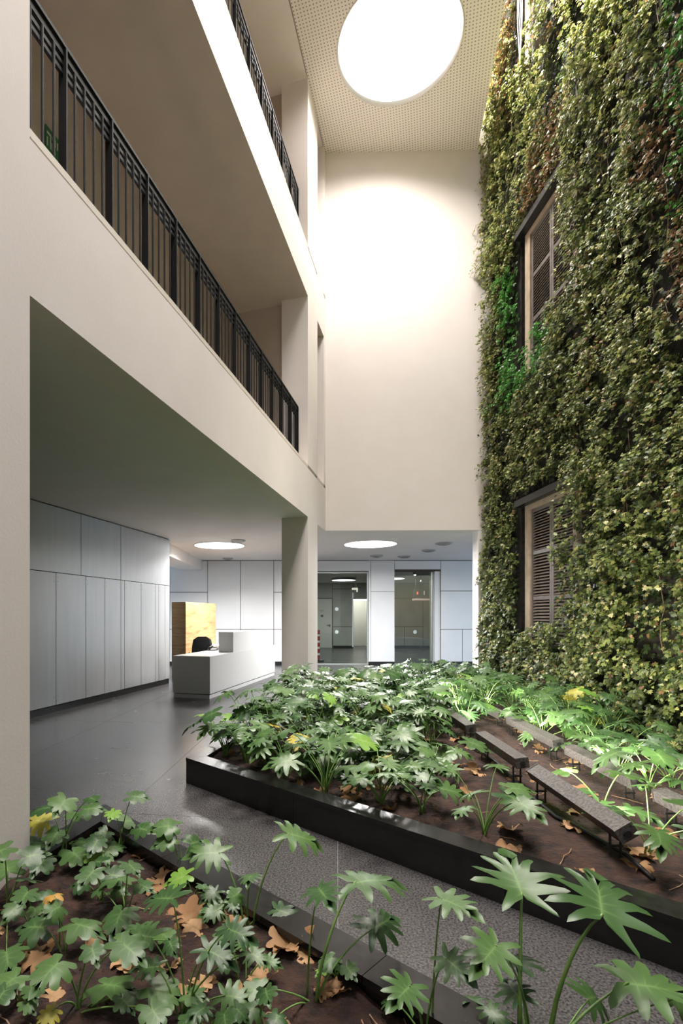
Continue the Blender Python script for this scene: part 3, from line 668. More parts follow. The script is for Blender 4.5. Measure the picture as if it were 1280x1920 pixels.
# ------------------------------------------------------------------ leaf blades
def blade(name, N=5, depth=.45, droop=.35, wave=.05, seed=0, mat_=None, width=1.0, slim=.9):
    """lobed leaf of unit length: petiole joins at the origin, tip along +y, upper side +z"""
    r = random.Random(seed); V = []; Fc = []; A = []
    def add(x, y, z, a):
        V.append([x, y, z]); A.append(a); return len(V)-1
    ML = .60
    ms = [add(0, ML*(i/N)**1.05, -.012, 1) for i in range(N+1)]
    tip = add(0, 1.10, 0, .0)
    for sd in (-1, 1):
        lob = []
        for i in range(N):
            u = i/(N-1); th = R(138-112*u**.9+r.uniform(-5, 5))
            ln = (.44+.22*math.sin(math.pi*min(1, .15+u*.75))-.10*u)*r.uniform(.9, 1.08)*width
            lob.append((th, ln, ML*(i/N)**1.05))
        sn = []
        for i in range(N+1):
            if i == 0: th, q, y0 = lob[0][0]+R(30), lob[0][1]*.30, 0
            elif i == N: th, q, y0 = R(13), .30*(1-depth)+.06, ML*.92
            else:
                th = (lob[i-1][0]+lob[i][0])/2; q = (lob[i-1][1]+lob[i][1])/2*(1-depth)*r.uniform(.9, 1.1); y0 = (lob[i-1][2]+lob[i][2])/2
            sn.append((sd*math.sin(th)*q, y0+math.cos(th)*q))
        si = [add(x, y, .016, .0) for x, y in sn]
        for i in range(N):
            th, ln, y0 = lob[i]; th -= R(5)*r.uniform(-1, 2)
            dx, dy = sd*math.sin(th), math.cos(th); px_, py_ = -dy*sd, dx*sd          # px_,py_ points towards the leaf tip side
            if py_ < 0 and False: px_, py_ = -px_, -py_
            gap = math.hypot(sn[i+1][0]-sn[i][0], sn[i+1][1]-sn[i][1])
            w1 = gap*.5*slim*r.uniform(.9, 1.08)
            P = lambda f, w, z, a: add(dx*ln*f+px_*w, y0+dy*ln*f+py_*w, z, a)
            f0 = 1-depth; f1 = f0+(1-f0)*.45; f2 = f0+(1-f0)*.8
            c1 = P(f0, 0, -.010, .8); c2 = P(f1, 0, -.008, .5); c3 = P(f2, 0, -.006, .2); t_ = P(1, r.uniform(-.2, .2)*w1, -.012, 0)
            a1 = P(f1, w1, .012, 0); b1 = P(f1-.02, -w1*1.02, .012, 0)
            a2 = P(f2+.02, w1*.62, .004, 0); b2 = P(f2, -w1*.78, .004, 0)
            s_b, s_f = si[i], si[i+1]
            for q in ((ms[i], c1, s_b), (ms[i], ms[i+1], s_f), (ms[i], s_f, c1), (s_b, c1, c2, b1), (c1, s_f, a1, c2), (b1, c2, c3, b2), (c2, a1, a2, c3), (c3, a2, t_), (c3, t_, b2)):
                Fc.append(q if sd > 0 else q[::-1])
        sh = add(sd*.13*width, .83, .010, 0); sh2 = add(sd*.10*width, .97, .0, 0)
        for q in ((ms[N], tip, sh2), (ms[N], sh2, sh), (ms[N], sh, si[N])): Fc.append(q[::-1] if sd > 0 else q)
    ph = r.uniform(0, 6)
    for p in V:
        x, y = p[0], p[1]; d = math.hypot(x, y-.3)
        p[2] += -droop*(.75*x*x+.5*max(0, y-.2)**2+.35*max(0, -y)**1.5) + wave*math.sin(6*x+5*y+ph)*d + .12*abs(x)
    g = MB(); g.v = [tuple(p) for p in V]; g.f = Fc
    me = g.mesh(name, mat_, True)
    at = me.attributes.new('vein', 'FLOAT', 'POINT'); at.data.foreach_set('value', A)
    return me
DEEP = [blade('leaf', 5, .60, d, w, 10+i, M_leaf, slim=.78) for i, (d, w) in enumerate(((.5, .04), (.7, .06), (.35, .05), (.9, .05), (.6, .08), (.45, .03)))]
HAND = [blade('leaf', 5, .66, d, .06, 30+i, M_leaf, width=1.12, slim=.64) for i, d in enumerate((.08, .3, .16))]
BROAD = [blade('leaf', 4, .36, d, w, 40+i, M_leaf, width=1.05, slim=.88) for i, (d, w) in enumerate(((.5, .05), (.75, .07), (.4, .04), (.95, .06), (.6, .08)))]
YOUNG = [blade('leaf', 4, .4, .5, .05, 60+i, M_leaf_young) for i in range(2)]
YELLOW = [blade('leaf', 5, .45, .8, .09, 70+i, M_leaf_yellow) for i in range(2)]
DEAD = [blade('leaf', 5, .45, 1.6, .25, 80, M_leaf_dead)]
DRY = [blade('dry_leaf', 4, .35, dr, wv, 90+i, M_dry) for i, (dr, wv) in enumerate(((.8, .22), (-.6, .25), (.5, .3), (-.35, .2), (1.0, .16)))]

def leaf_frame(pos, heading, normal, size, roll=0):
    """local frame of a blade: +y follows heading, +z the normal"""
    y = Vector(heading).normalized(); z = Vector(normal); z = (z-y*z.dot(y)).normalized(); x = y.cross(z)
    m = Matrix((x, y, z)).transposed().to_4x4(); m.translation = pos
    return m @ Matrix.Rotation(roll, 4, 'Y') @ Matrix.Scale(size, 4)
def stalk_pts(p0, p1, bow=.1, n=7):
    p0, p1 = Vector(p0), Vector(p1); d = p1-p0; out = Vector((d.x, d.y, 0))
    return [p0+Vector((out.x*(k/n)**1.6, out.y*(k/n)**1.6, d.z*(1-(1-k/n)**1.25))) for k in range(n+1)]
LEAF_TOTAL = 0
WORDS = 'first second third fourth fifth sixth seventh eighth ninth tenth eleventh twelfth thirteenth fourteenth fifteenth sixteenth seventeenth eighteenth'.split()
PLANTS = []                                                        # (x, y, short description) for the labels of fallen leaves

def clump(base, leaves, label, group, short, far=False):
    """a plant: stalks from one crown, each with a blade.  leaves: (position, size, mesh, heading, normal)"""
    base = Vector(base)
    t = thing('philodendron', label, 'plant', base, group=group); fs_ = MB()
    for (pos, size, me, heading, normal) in leaves:
        q = Vector(pos)-base; st = Vector((random.uniform(-.02, .02), random.uniform(-.02, .02), -.03))
        if far: fs_.tube(stalk_pts(st, q, n=4), [.0055, .0045, .004, .0035, .003], 4, False)
        else: MB().tube(stalk_pts(st, q), [.0075*max(.6, size/.22)*(1-.55*k/7) for k in range(8)], 5).build('stalk', M_stalk, t, True)
        link('leaf', me, t, leaf_frame(q, heading, normal, size, random.uniform(-.2, .2)))
    if far: fs_.build('stalks', M_stalk, t, True)['kind'] = 'stuff'
    if short: PLANTS.append((base.x, base.y, short))
    return t

# the near bed: plants read off the photograph, each leaf where it stands
near = [
 ('tall single-stalk philodendron leaning over the near kerb, by the sun patch on the floor', 'the plant leaning over the kerb', (466, 1742), [(542, 1562, 108, 'd'), (410, 1598, 92, 'd'), (470, 1640, 58, 'd'), (520, 1706, 78, 'd'), (446, 1676, 40, 'b'), (432, 1742, 62, 'b')]),
 ('philodendron with wide glossy leaf and long pale stalks near a curled tan leaf', 'the wide glossy plant', (583, 1868), [(667, 1652, 150, 'd'), (598, 1666, 96, 'd'), (698, 1742, 112, 'd'), (488, 1853, 52, 'b'), (520, 1905, 44, 'b')]),
 ('philodendron of three thin stalks crossing the near kerb, shiny dark low leaf', 'the three-stalk plant', (800, 1935), [(828, 1684, 112, 'd'), (836, 1797, 92, 'd'), (768, 1848, 112, 'd'), (742, 1880, 60, 'd')]),
 ('philodendron with upright hand-shaped leaf standing against the far kerb', 'the hand-shaped plant', (984, 1932), [(978, 1672, 160, 'u'), (930, 1772, 130, 'd'), (966, 1808, 120, 'd'), (972, 1868, 90, 'd')]),
 ('philodendron with big splayed leaf on a thick slanting stalk at the frame corner', 'the splayed plant', (1042, 1940), [(1130, 1714, 185, 'u'), (1178, 1842, 180, 'd'), (1105, 1872, 120, 'd'), (1262, 1872, 90, 'd')]),
 ('bushy philodendron with a yellowing leaf at the foot of the white pier', 'the bushy plant by the pier', (118, 1606), [(122, 1500, 58, 'b'), (92, 1514, 56, 'b'), (86, 1540, 58, 'y'), (160, 1517, 48, 'b'), (170, 1496, 36, 'b'), (75, 1580, 62, 'b'), (137, 1598, 62, 'b'), (82, 1613, 54, 'b'), (168, 1602, 44, 'g'), (138, 1532, 46, 'b'), (108, 1560, 52, 'b')]),
 ('small philodendron at the kerb corner of the near bed', 'the plant at the kerb corner', (228, 1584), [(248, 1493, 44, 'b'), (234, 1540, 66, 'b'), (262, 1553, 44, 'b'), (214, 1522, 36, 'g'), (200, 1560, 40, 'b')]),
 ('slender philodendron on the kerb line, second from the kerb corner', 'the slender kerb plant', (338, 1632), [(321, 1548, 54, 'b'), (318, 1573, 46, 'b'), (358, 1582, 48, 'b'), (372, 1610, 34, 'b')]),
 ('low pale green philodendron behind the dry leaves, close to the kerb', 'the low pale plant', (368, 1672), [(346, 1642, 54, 'g'), (380, 1660, 30, 'b'), (398, 1686, 36, 'b')]),
 ('broad-leaved philodendron against the white pier, at the edge of view', 'the broad plant at the pier', (12, 1706), [(15, 1632, 76, 'b'), (38, 1648, 66, 'b'), (8, 1592, 60, 'b'), (50, 1606, 54, 'b'), (12, 1786, 84, 'b')]),
 ('low philodendron with two wide leaves behind the bright orange withered leaf', 'the low two-leaved plant', (116, 1776), [(80, 1738, 70, 'b'), (142, 1732, 76, 'b'), (112, 1700, 50, 'b'), (102, 1680, 40, 'w')]),
 ('philodendron of glossy cupped leaves in the middle of the near bed', 'the glossy cupped plant', (238, 1722), [(224, 1650, 68, 'b'), (262, 1658, 46, 'b'), (242, 1620, 50, 'b'), (228, 1708, 74, 'b'), (190, 1668, 44, 'b')]),
 ('tall central philodendron with drooping dark leaf on an upright stalk', 'the tall central plant', (342, 1900), [(322, 1684, 104, 'd'), (280, 1756, 92, 'd'), (430, 1742, 82, 'd'), (388, 1780, 96, 'd'), (292, 1812, 74, 'd'), (422, 1866, 82, 'd'), (356, 1864, 48, 'b'), (470, 1786, 60, 'd')]),
 ('spreading philodendron of broad matt leaves near the lower edge of view', 'the spreading matt plant', (150, 1902), [(108, 1806, 82, 'b'), (196, 1846, 90, 'b'), (172, 1778, 50, 'b'), (232, 1770, 78, 'b'), (98, 1896, 46, 'y'), (290, 1852, 82, 'b'), (284, 1890, 66, 'b'), (230, 1872, 46, 'b')]),
 ('tiny philodendron seedling of two round leaves under the long pale stalk', 'the two-leaved seedling', (492, 1912), [(498, 1856, 48, 'b'), (476, 1890, 54, 'b')]),
 ('low sprawling philodendron of narrow grey-green leaves behind the seedling', 'the grey-green plant', (458, 1836), [(462, 1772, 64, 'd'), (408, 1706, 52, 'd'), (500, 1800, 44, 'd'), (430, 1800, 44, 'b')]),
] + [('low philodendron tuft of small leaves, ' + w_, None, p_, l_) for w_, p_, l_ in (
 ('between the pier plant and the orange withered leaf', (58, 1716), [(52, 1672, 54, 'b'), (84, 1688, 48, 'b'), (30, 1700, 44, 'b'), (66, 1704, 36, 'b')]),
 ('behind the glossy cupped plant', (190, 1672), [(176, 1632, 56, 'b'), (206, 1640, 48, 'b'), (160, 1656, 44, 'b'), (214, 1668, 38, 'b'), (188, 1616, 42, 'b')]),
 ('in front of the glossy cupped plant', (272, 1772), [(262, 1736, 58, 'd'), (300, 1748, 50, 'b'), (240, 1756, 46, 'b'), (318, 1766, 40, 'b')]),
 ('between the low pale plant and the leaning plant', (420, 1712), [(404, 1672, 50, 'd'), (436, 1690, 44, 'd'), (396, 1702, 40, 'b')]),
 ('beside the spreading matt plant', (36, 1880), [(30, 1832, 64, 'b'), (62, 1852, 52, 'b'), (8, 1858, 56, 'b'), (50, 1880, 40, 'b')]),
 ('at the foot of the tall central plant', (398, 1930), [(384, 1888, 60, 'd'), (420, 1902, 54, 'b'), (362, 1906, 50, 'b'), (444, 1892, 44, 'b')]),
 ('close to the wide glossy plant, on the kerb side', (636, 1838), [(622, 1796, 46, 'b'), (650, 1812, 40, 'b'), (610, 1818, 36, 'g')]),
 ('behind the hand-shaped plant, shaded and dark', (900, 1926), [(884, 1876, 84, 'd'), (918, 1892, 70, 'd'), (860, 1900, 56, 'b')]),
 ('beside the kerb corner of the near bed', (186, 1612), [(182, 1576, 50, 'b'), (206, 1588, 44, 'b'), (160, 1580, 42, 'b'), (196, 1604, 36, 'b')]))]
POOL = {'d': DEEP, 'b': BROAD, 'u': HAND, 'y': YELLOW, 'g': YOUNG, 'w': DEAD}
for lab, short, (bx, by), lv in near:
    base = px_soil(bx, by, SOIL); base.z = sz(base.x, base.y)
    Ls = []
    for i, (x, y, w, kd) in enumerate(lv):
        Y = base.y + random.uniform(-.10, .12)
        p = px_pt(x, y, Y)
        while p.z < base.z+.06 and Y > .9: Y -= .05; p = px_pt(x, y, Y)
        size = w*Y/F*(.82 if kd == 'u' else .70 if kd == 'd' else .77)
        out = Vector((p.x-base.x, p.y-base.y, 0)); out = out.normalized() if out.length > .03 else Vector((random.uniform(-1, 1), -.5, 0)).normalized()
        tocam = (Vector((0, 0, HC))-p).normalized()
        if kd == 'u':
            head = Vector((out.x*.4+random.uniform(-.2, .2), .9, .16)).normalized(); nor = Vector((random.uniform(-.15, .15), -.3, 1))
        else:
            head = (out*1.0+Vector((random.uniform(-.5, .5), random.uniform(-.5, .2), random.uniform(-.35, .15)))).normalized(); nor = Vector((0, 0, .8))+tocam*.45+Vector((random.uniform(-.25, .25), random.uniform(-.25, .25), 0))
        Ls.append((p, size, random.choice(POOL[kd]), head, nor))
    clump(base, Ls, lab, 'philodendrons in the near bed', short)

# the large bed: rows parallel to its kerb
def density(x, y):
    if x > 3.75: return 0
    if y < 5.6 and x > .95: return .72
    return 1.0
TROUGH_X1, TROUGH_X2 = lambda Y: 1.70+.05*Y, lambda Y: 2.38+.05*Y
row = 0; PLN = 0
org = C1
for rowi in range(19):
    off = .33+rowi*.40; cnt = 0
    for k in range(26):
        d = -7.5+k*.42+(.21 if rowi % 2 else 0)
        q = org+KN*off+KD*d; x = q.x+random.uniform(-.09, .09); y = q.y+random.uniform(-.09, .09)
        if not inside(POLY1, np.array([x]), np.array([y]))[0]: continue
        rel = Vector((x-org.x, y-org.y)); tin = rel.dot(IN_A)
        if tin < .2 or (tin < .42 and y > 8.3) or y > 10.0 or y < 1.9 or x > 3.9: continue
        ix = PX+F*x/y
        if ix > 1420 or random.random() > density(x, y): continue
        if y < 7 and (-.25 < x-TROUGH_X1(y) < .15 or -.22 < x-TROUGH_X2(y) < .15): continue       # keep the floodlights free
        if y < 4.6 and -.5 < x-TROUGH_X1(y) < .15: continue
        cnt += 1; PLN += 1
        base = Vector((x, y, sz(x, y)))
        sparse = y < 5.6 and x > .95
        n = random.choice((5, 6, 7, 8)) if sparse else random.choice((11, 12, 13, 14, 15))
        Ls = []; a0 = random.uniform(0, 6.28); hs = random.uniform(.85, 1.2)*(1.05 if y > 5 else .88)
        for i in range(n):
            az = a0+i*2.4+random.uniform(-.4, .4); rr = random.uniform(.10, .30); h = random.uniform(.15, .46)*hs
            if sparse: h *= .85
            p = base+Vector((rr*math.cos(az), rr*math.sin(az), h))
            out = Vector((math.cos(az), math.sin(az), 0))
            head = (out+Vector((0, 0, random.uniform(-.5, .12)))).normalized(); nor = Vector((random.uniform(-.35, .35), random.uniform(-.35, .35)-.15, 1))
            v = random.random(); me = random.choice(DEEP if v < .7 else HAND if v < .8 else BROAD) if v < .955 else random.choice(YOUNG if v < .985 else YELLOW)
            Ls.append((p, random.uniform(.12, .225), me, head, nor))
        rl = WORDS[rowi]; cl = WORDS[cnt-1]
        clump(base, Ls, 'lobed green philodendron, %s from the lobby end in the %s row behind the kerb' % (cl, rl), 'philodendrons in the large bed', far=rowi > 3, short='philodendron %s in the %s row' % (cl, rl))
print('plants in the large bed:', PLN)

# ------------------------------------------------------------------ fallen leaves and twigs
kinds = ['curled brown', 'crumpled tan', 'folded brown', 'flattened pale', 'twisted brown']
seen = {}
def fallen(x, y, size, k):
    z = sz(x, y); nearp = min(PLANTS, key=lambda p: (p[0]-x)**2+(p[1]-y)**2)[2]
    lab = '%s fallen leaf on soil beside %s' % (kinds[k], nearp)
    if lab in seen: return
    seen[lab] = 1
    a = random.uniform(0, 6.28)
    M_ = leaf_frame(Vector((x, y, z+size*(.10 if k in (0, 2, 4) else .06))), (math.cos(a), math.sin(a), random.uniform(-.2, .25)), (random.uniform(-.4, .4), random.uniform(-.4, .4), 1), size)
    o = link('fallen_leaf', DRY[k], None, M_); tag(o, lab, 'dry leaf', 'fallen dry leaves')
for (ix, iy, w) in ((286, 1648, 40), (300, 1640, 44), (350, 1712, 60), (345, 1728, 48), (372, 1742, 40), (164, 1752, 50), (180, 1742, 46), (75, 1758, 50), (60, 1800, 52), (48, 1818, 44), (236, 1804, 60), (245, 1812, 44),
                    (500, 1826, 52), (556, 1776, 74), (538, 1768, 60), (575, 1790, 52), (375, 1835, 40), (385, 1838, 44), (455, 1850, 44), (515, 1900, 40), (92, 1876, 40), (100, 1870, 34), (310, 1812, 36), (878, 1905, 72), (630, 1844, 44), (645, 1850, 30), (24, 1890, 40), (548, 1690, 40), (610, 1838, 40)):
    p = px_soil(ix, iy, SOIL+.02)
    if inside(POLY2, np.array([p.x]), np.array([p.y]))[0]: fallen(p.x, p.y, w*p.y/F*.95, random.randrange(5))
for (ix, iy, w) in ((530, 1442, 30), (655, 1505, 34), (690, 1480, 36), (600, 1478, 26), (560, 1462, 22), (960, 1560, 40), (955, 1592, 40), (1190, 1622, 44), (1080, 1480, 36), (1215, 1600, 40), (1260, 1560, 34), (1090, 1425, 30), (1150, 1450, 26), (640, 1350, 22), (700, 1345, 22),
                    (675, 1340, 26), (640, 1230, 20), (760, 1400, 24), (820, 1420, 24), (880, 1440, 26), (1010, 1460, 24), (980, 1370, 22), (1100, 1640, 30), (800, 1480, 26), (735, 1520, 26), (1240, 1500, 26), (1060, 1550, 22)):
    p = px_soil(ix, iy, SOIL+.02)
    if inside(POLY1, np.array([p.x]), np.array([p.y]))[0]: fallen(p.x, p.y, w*p.y/F, random.randrange(5))
for i in range(26):
    x, y = random.uniform(-1.3, .6), random.uniform(1.75, 3.3)
    if inside(POLY2, np.array([x]), np.array([y]))[0]: fallen(x, y, random.uniform(.05, .10), random.randrange(5))
for i in range(110):
    x, y = random.uniform(-.6, 3.6), random.uniform(2.2, 8.5)
    if inside(POLY1, np.array([x]), np.array([y]))[0]: fallen(x, y, random.uniform(.06, .13), random.randrange(5))
tw = MB()
for (poly, n) in ((POLY1, 260), (POLY2, 130)):
    xs = [p[0] for p in poly]; ys = [p[1] for p in poly]
    for i in range(n):
        x, y = random.uniform(min(xs), max(xs)), random.uniform(max(1.2, min(ys)), max(ys))
        if not inside(poly, np.array([x]), np.array([y]))[0] or x > 3.9: continue
        a = random.uniform(0, 6.28); ln = random.uniform(.05, .22); pts = []
        for k in range(5):
            pts.append((x, y, sz(x, y)+.005+.012*random.random())); a += random.uniform(-.6, .6); x += math.cos(a)*ln/4; y += math.sin(a)*ln/4
        tw.tube(pts, .0022, 4)
tag(tw.build('root_litter', noisy(mat('dry_root', (.3, .19, .1), .9), (.2, .11, .06), (.42, .28, .16), 20, 3), None), 'thin dry roots and bits of stalk strewn over the soil of both beds', 'litter', kind='stuff')

# ------------------------------------------------------------------ wall-washer troughs in two rows
def trough(y0, y1, xf, top, label, tilt=-18):
    ln = y1-y0; xm = xf((y0+y1)/2); z = sz(xm, (y0+y1)/2)
    t = thing('floodlight', label, 'floodlight', (xm, (y0+y1)/2, z), -math.atan(.05), group='trough floodlights')
    h = top-z-.06
    M_ = Matrix.Translation((0, 0, h)) @ Matrix.Rotation(R(tilt), 4, 'Y')
    g = MB()
    g.box(-.048, .048, -ln/2, ln/2, -.036, -.030, M_); g.box(-.048, -.042, -ln/2, ln/2, -.030, .040, M_); g.box(-.042, .048, -ln/2, ln/2, .033, .040, M_)
    g.build('housing', M_trough, t)
    MB().box(.040, .044, -ln/2+.02, ln/2-.02, -.029, .032, M_).build('lens', M_glass, t)
    for s in (-1, 1):
        c = MB().box(-.051, .051, s*ln/2-.004, s*ln/2+.004, -.039, .043, M_).build('end_plate', M_trough, t)
        MB().tube([M_ @ Vector((0, s*(ln/2+.004), 0)), M_ @ Vector((0, s*(ln/2+.014), 0))], .02, 10).build('bolt', M_plastic, c)
        for dx in (-.028, .028):
            MB().tube([(dx, s*(ln/2-.1), -.06), (dx, s*(ln/2-.1), h-.03)], .007, 6).build('leg', M_plastic, t)
        MB().box(-.04, .04, s*(ln/2-.1)-.006, s*(ln/2-.1)+.006, h*.35, h*.35+.012).build('brace', M_plastic, t)
    lamp('RECTANGLE', 'floodlight_lamp', (.10, 0, h+.07), WASHER_POWER, .08, (1, .93, .82), rot=(0, -R(118), 0), size_y=ln*.9, parent=t)
for i, (a, c) in enumerate(((2.72, 3.80), (4.02, 4.95), (5.25, 6.2), (6.45, 7.4))):
    trough(a, c, TROUGH_X1, .42, 'long grey trough floodlight, %s from the kerb in the row farther from the ivy' % WORDS[i], -32 if i == 0 else -8)
for i, (a, c) in enumerate(((2.5, 3.45), (3.68, 4.62), (4.83, 5.95), (6.18, 7.18), (7.62, 8.57))):
    trough(a, c, TROUGH_X2, .37, 'long grey trough floodlight, %s from the kerb in the row nearer the ivy' % WORDS[i], -8)
g = MB(); pts = [(3.62+.05*math.sin(k*.9), 2.5+k*.55, sz(3.62, 2.5+k*.55)+.05+.02*math.sin(k*1.7)) for k in range(9)]; g.tube(pts, .04, 10)
tag(g.build('drain_pipe', M_pipe, None, True), 'brown pipe lying on the soil along the foot of the ivy', 'pipe')
g = MB(); pts = [(TROUGH_X1(y)+.06*math.sin(y*3), y, sz(TROUGH_X1(y), y)+.02) for y in np.arange(2.6, 7.4, .2)]; g.tube(pts, .012, 6)
tag(g.build('floodlight_cable', M_plastic, None, True), 'black cable running under the farther row of trough floodlights', 'cable')
g = MB()
for k in range(4):
    pts = [(WX-.06-.01*k, 9.0+.012*k+.04*math.sin(z*3+k), z) for z in np.arange(10.7, 13.6, .15)]; g.tube(pts, .011, 6)
tag(g.build('cable_bundle', M_steel_cable, None, True), 'thin grey cables hanging down beside the topmost shutters', 'cable')

# ------------------------------------------------------------------ ivy
OUT = [(0, 0), (.26, -.10), (.5, .18), (.24, .36), (.40, .62), (.14, .66), (0, 1.0), (-.14, .66), (-.40, .62), (-.24, .36), (-.5, .18), (-.26, -.10)]
IV = np.array([(0, .34, .0)] + [(x, y, -.22*x*x*2 - .12*y*y + (.05 if i % 2 else 0)) for i, (x, y) in enumerate(OUT)])
IF = np.array([(0, i, i % 12+1) for i in range(1, 13)])[:, [0, 1, 2]]
def leaves_mesh(name, P, Yd, Nd, size, tint, parent, kind='stuff'):
    Yd = Yd/np.linalg.norm(Yd, axis=1, keepdims=True); Nd = Nd-Yd*np.sum(Nd*Yd, 1, keepdims=True); Nd /= np.linalg.norm(Nd, axis=1, keepdims=True)
    Xd = np.cross(Yd, Nd); n = len(P)
    V = P[:, None]+size[:, None, None]*(Xd[:, None]*IV[None, :, :1]+Yd[:, None]*IV[None, :, 1:2]+Nd[:, None]*IV[None, :, 2:3])
    nv, nf = len(IV), len(IF)
    me = bpy.data.meshes.new(name); me.vertices.add(n*nv); me.vertices.foreach_set('co', V.astype(np.float32).ravel())
    fi = (IF[None]+(np.arange(n)*nv)[:, None, None]).reshape(-1, 3).astype(np.int32)
    me.loops.add(len(fi)*3); me.loops.foreach_set('vertex_index', fi.ravel()); me.polygons.add(len(fi)); me.polygons.foreach_set('loop_start', np.arange(0, len(fi)*3, 3, dtype=np.int32))
    me.update(); me.validate()
    at = me.attributes.new('tint', 'FLOAT_COLOR', 'POINT'); c = np.ones((n, nv, 4), np.float32); c[:, :, :3] = tint[:, None]; at.data.foreach_set('color', c.ravel())
    me.materials.append(M_ivy); o = link(name, me, parent)
    if kind: o['kind'] = kind
    return o
def win_mask(Y, Z, grow=0.0):
    """true where the foliage leaves a shutter free (ragged edge, the near half of each window is overgrown)"""
    m = np.zeros(np.shape(Y), bool); e = .12*(vnoise(Y, Z, 4, 21)-.5)
    for w, (z0, z1) in enumerate(WIN):
        zt = z1+.10; zb = z0+(.30, .15, .30)[w]; yl = 7.40+.10*e/.1; yr = 9.12+e*.6
        # the lower edge climbs towards the near side, the way the creeper grows across
        zb2 = zb+np.clip((8.45-Y), 0, 1)*(.3, .5, .9)[w]
        m |= (Y > yl-grow+(.12, .06, .0)[w]) & (Y < yr+grow) & (Z > zb2+e) & (Z < zt+e*.6)
    return m
def colours(Y, Z, n, layer):
    """leaf colours: patches of variegated, plain and dried leaves"""
    pal = np.array([(.44, .45, .14), (.23, .285, .075), (.58, .55, .29), (.115, .165, .05), (.038, .068, .024), (.27, .15, .065), (.10, .33, .06)])
    a = vnoise(Y, Z*.55, 1.1, 31); b_ = vnoise(Y, Z*.5, 2.3, 32); up = np.clip((Z-1)/10, 0, 1)
    br = vnoise(Y*1.6, Z*.45, 1.3, 33)
    brown = (br > .88)*1.0
    brown = np.maximum(brown, ((Y > 7.5) & (Y < 8.0) & (Z > 6.4) & (Z < 9.3))*.8); brown = np.maximum(brown, ((Y > 9.15) & (Y < 9.6) & (Z > 10.4))*.75)
    bright = ((Y > 9.0) & (Y < 9.55) & (Z > 5.2) & (Z < 7.7))*.75 + ((Y > 7.9) & (Y < 9.1) & (Z > 5.0) & (Z < 6.3) & (np.abs(Z-(5.62+np.clip(8.45-Y, 0, 1)*.6)) < .32))*.9 + ((Y < 5.45) & (Z > 4.4+vnoise(Y, Z, .7, 44)*2) & (Z < 9))*.35
    w = np.stack([.32*(1-brown)*(.45+up)*(.4+a), .42*(1-brown)*(.6+b_), .22*(1-brown)*(.35+up)*(.4+a), .34*(1.5-up)*np.ones(n), .22*(1.4-up)+.3*layer, brown*1.2+.04, bright*4], 1)
    w[:, :6] *= (1-np.clip(bright, 0, .85))[:, None]
    w /= w.sum(1, keepdims=True); c = (rng.random((n, 1)) > np.cumsum(w, 1)).sum(1).clip(0, 6)
    return pal[c]*rng.uniform(.72, 1.25, (n, 1)), c
ivy = thing('ivy', 'dense wall of trailing ivy hanging over the whole right-hand wall around three shutters', 'ivy', (0, 0, 0))
# sprigs: short trailing shoots that come out of the wall and droop
def sprigs(ns, ylo, yhi, zlo, zhi, seed):
    r = np.random.default_rng(seed); Y = r.uniform(ylo, yhi, ns); Z = r.uniform(zlo, zhi, ns)
    th = .02+.25*vnoise(Y*1.5, Z*.45, 1.6, 5)+.14*vnoise(Y, Z, 4, 6); th = np.where(Z < 1.2, th+.08*(1.2-Z), th)
    th = th*np.clip((10.75-Y)/.5, .35, 1)
    keep = ~win_mask(Y, Z) & (vnoise(Y*1.3, Z*.8, 3.2, 8)+r.uniform(-.25, .25, ns) > .36); Y, Z, th = Y[keep], Z[keep], th[keep]; n = len(Y); K = 9
    ln = r.uniform(.16, .42, n); az = r.normal(0, .8, n); k = np.arange(K)/(K-1)
    X = WX-.02-th[:, None]*(.25+.75*r.random((n, 1)))-(ln*.42)[:, None]*(k[None]**.8)*r.uniform(.3, 1.0, (n, 1))
    Yk = Y[:, None]+(np.sin(az)*ln*.55)[:, None]*k[None]; Zk = Z[:, None]+ln[:, None]*(.35*k-.75*k**2)[None]*r.uniform(.5, 1.2, (n, 1))
    return X, Yk, Zk, az, n, K, r
X, Yk, Zk, az, n, K, r = sprigs(12500, 4.3, 10.62, .2, 12.7, 50)
P0 = np.stack([X, Yk, Zk], 2)
P = np.repeat(P0.reshape(-1, 3), 2, 0)+r.normal(0, .014, (n*K*2, 3)); m = len(P)
ok = ~win_mask(P[:, 1], P[:, 2], -.05) & (P[:, 1] < 10.37) & (P[:, 2] > soil_h(P[:, 0], P[:, 1])+.02); P = P[ok]; m = len(P)
side = np.where(np.arange(m) % 2 == 0, 1, -1)
Yd = np.stack([-.45+r.normal(0, .35, m), side*.7+r.normal(0, .4, m), -.45+r.normal(0, .35, m)], 1)
Nd = np.stack([-.75+r.normal(0, .3, m), -.15+r.normal(0, .35, m), .6+r.normal(0, .3, m)], 1)
size = r.uniform(.025, .054, m)*(1.0+.25*(P[:, 2] < 3))
tint, cid = colours(P[:, 1], P[:, 2], m, 0)
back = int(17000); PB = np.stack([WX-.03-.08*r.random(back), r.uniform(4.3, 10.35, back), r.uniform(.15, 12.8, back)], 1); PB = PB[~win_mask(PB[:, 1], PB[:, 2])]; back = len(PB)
tb, cb = colours(PB[:, 1], PB[:, 2], back, 1); tb = np.where(cb[:, None] < 5, np.array([[.045, .075, .02]])*r.uniform(.6, 1.3, (back, 1)), tb)  # back leaves tinted dark, shade between the sprigs put into their colour
Pa = np.r_[P, PB]; Yd = np.r_[Yd, np.stack([-.3+r.normal(0, .3, back), r.normal(0, .6, back), -.8+r.normal(0, .3, back)], 1)]; Nd = np.r_[Nd, np.stack([-.9+r.normal(0, .25, back), r.normal(0, .35, back), .35+r.normal(0, .3, back)], 1)]
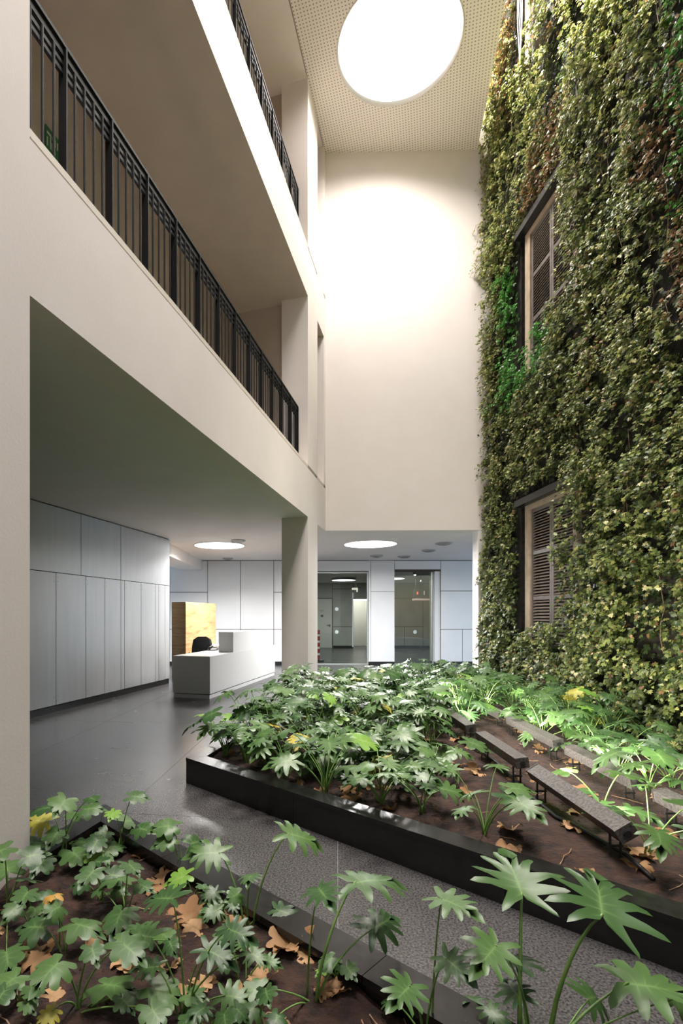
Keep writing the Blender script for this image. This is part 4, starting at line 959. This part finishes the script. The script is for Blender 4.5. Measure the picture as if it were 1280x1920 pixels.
size = np.r_[size, r.uniform(.05, .085, back)]; tint = np.r_[tint, tb]; cid = np.r_[cid, cb]
# the 300 leaves that show largest become parts of their own
imx = PX+F*Pa[:, 0]/Pa[:, 1]; imy = HZ-F*(Pa[:, 2]-HC)/Pa[:, 1]; vis = (imx < 1276) & (imy > 5) & (imy < 1420) & (Pa[:, 0] < WX-.22)
score = np.where(vis, size/Pa[:, 1], 0); top = np.argsort(-score)[:300]; rest = np.ones(len(Pa), bool); rest[top] = False
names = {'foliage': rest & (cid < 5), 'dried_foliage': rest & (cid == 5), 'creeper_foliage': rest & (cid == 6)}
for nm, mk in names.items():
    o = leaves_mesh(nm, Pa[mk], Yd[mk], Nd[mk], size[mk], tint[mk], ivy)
    if nm == 'dried_foliage': o['label'] = 'dried brown ivy leaves in patches'
    if nm == 'creeper_foliage': o['label'] = 'bright green creeper leaves around the middle shutters'
lm = {}
for i in top:
    key = int(cid[i])
    if key not in lm:
        z3 = np.zeros((1, 3)); o = leaves_mesh('ivy_leaf', z3, np.array([[0, 1., 0]]), np.array([[0, 0, 1.]]), np.array([1.]), tint[i:i+1], ivy, None); lm[key] = o
    else: o = copy_of(lm[key], ivy)
    o.matrix_local = leaf_frame(Vector(Pa[i]), Yd[i], Nd[i], float(size[i]))
g = MB(); pick = r.choice(n, 1500, replace=False)
for i in pick:
    if win_mask(np.array([Yk[i, 0]]), np.array([Zk[i, 0]]))[0]: continue
    g.tube([P0[i, k] for k in (0, 2, 4, 6, 8)], .0028, 3, False)
for i in range(140):                                               # hanging bare vines
    y = r.uniform(4.5, 10.4); z = r.uniform(2, 13.5); x = WX-.06-.16*r.random(); pts = []
    for k in range(7): pts.append((x+.02*r.normal(), y+.04*r.normal(), z-k*.16))
    if not win_mask(np.array([p[1] for p in pts]), np.array([p[2] for p in pts]), .1).any() and z > 1.4: g.tube(pts, .004, 4, False)
g.build('stems', M_stem, ivy)['kind'] = 'stuff'
print('ivy leaves', len(Pa), 'objects', len(bpy.data.objects))
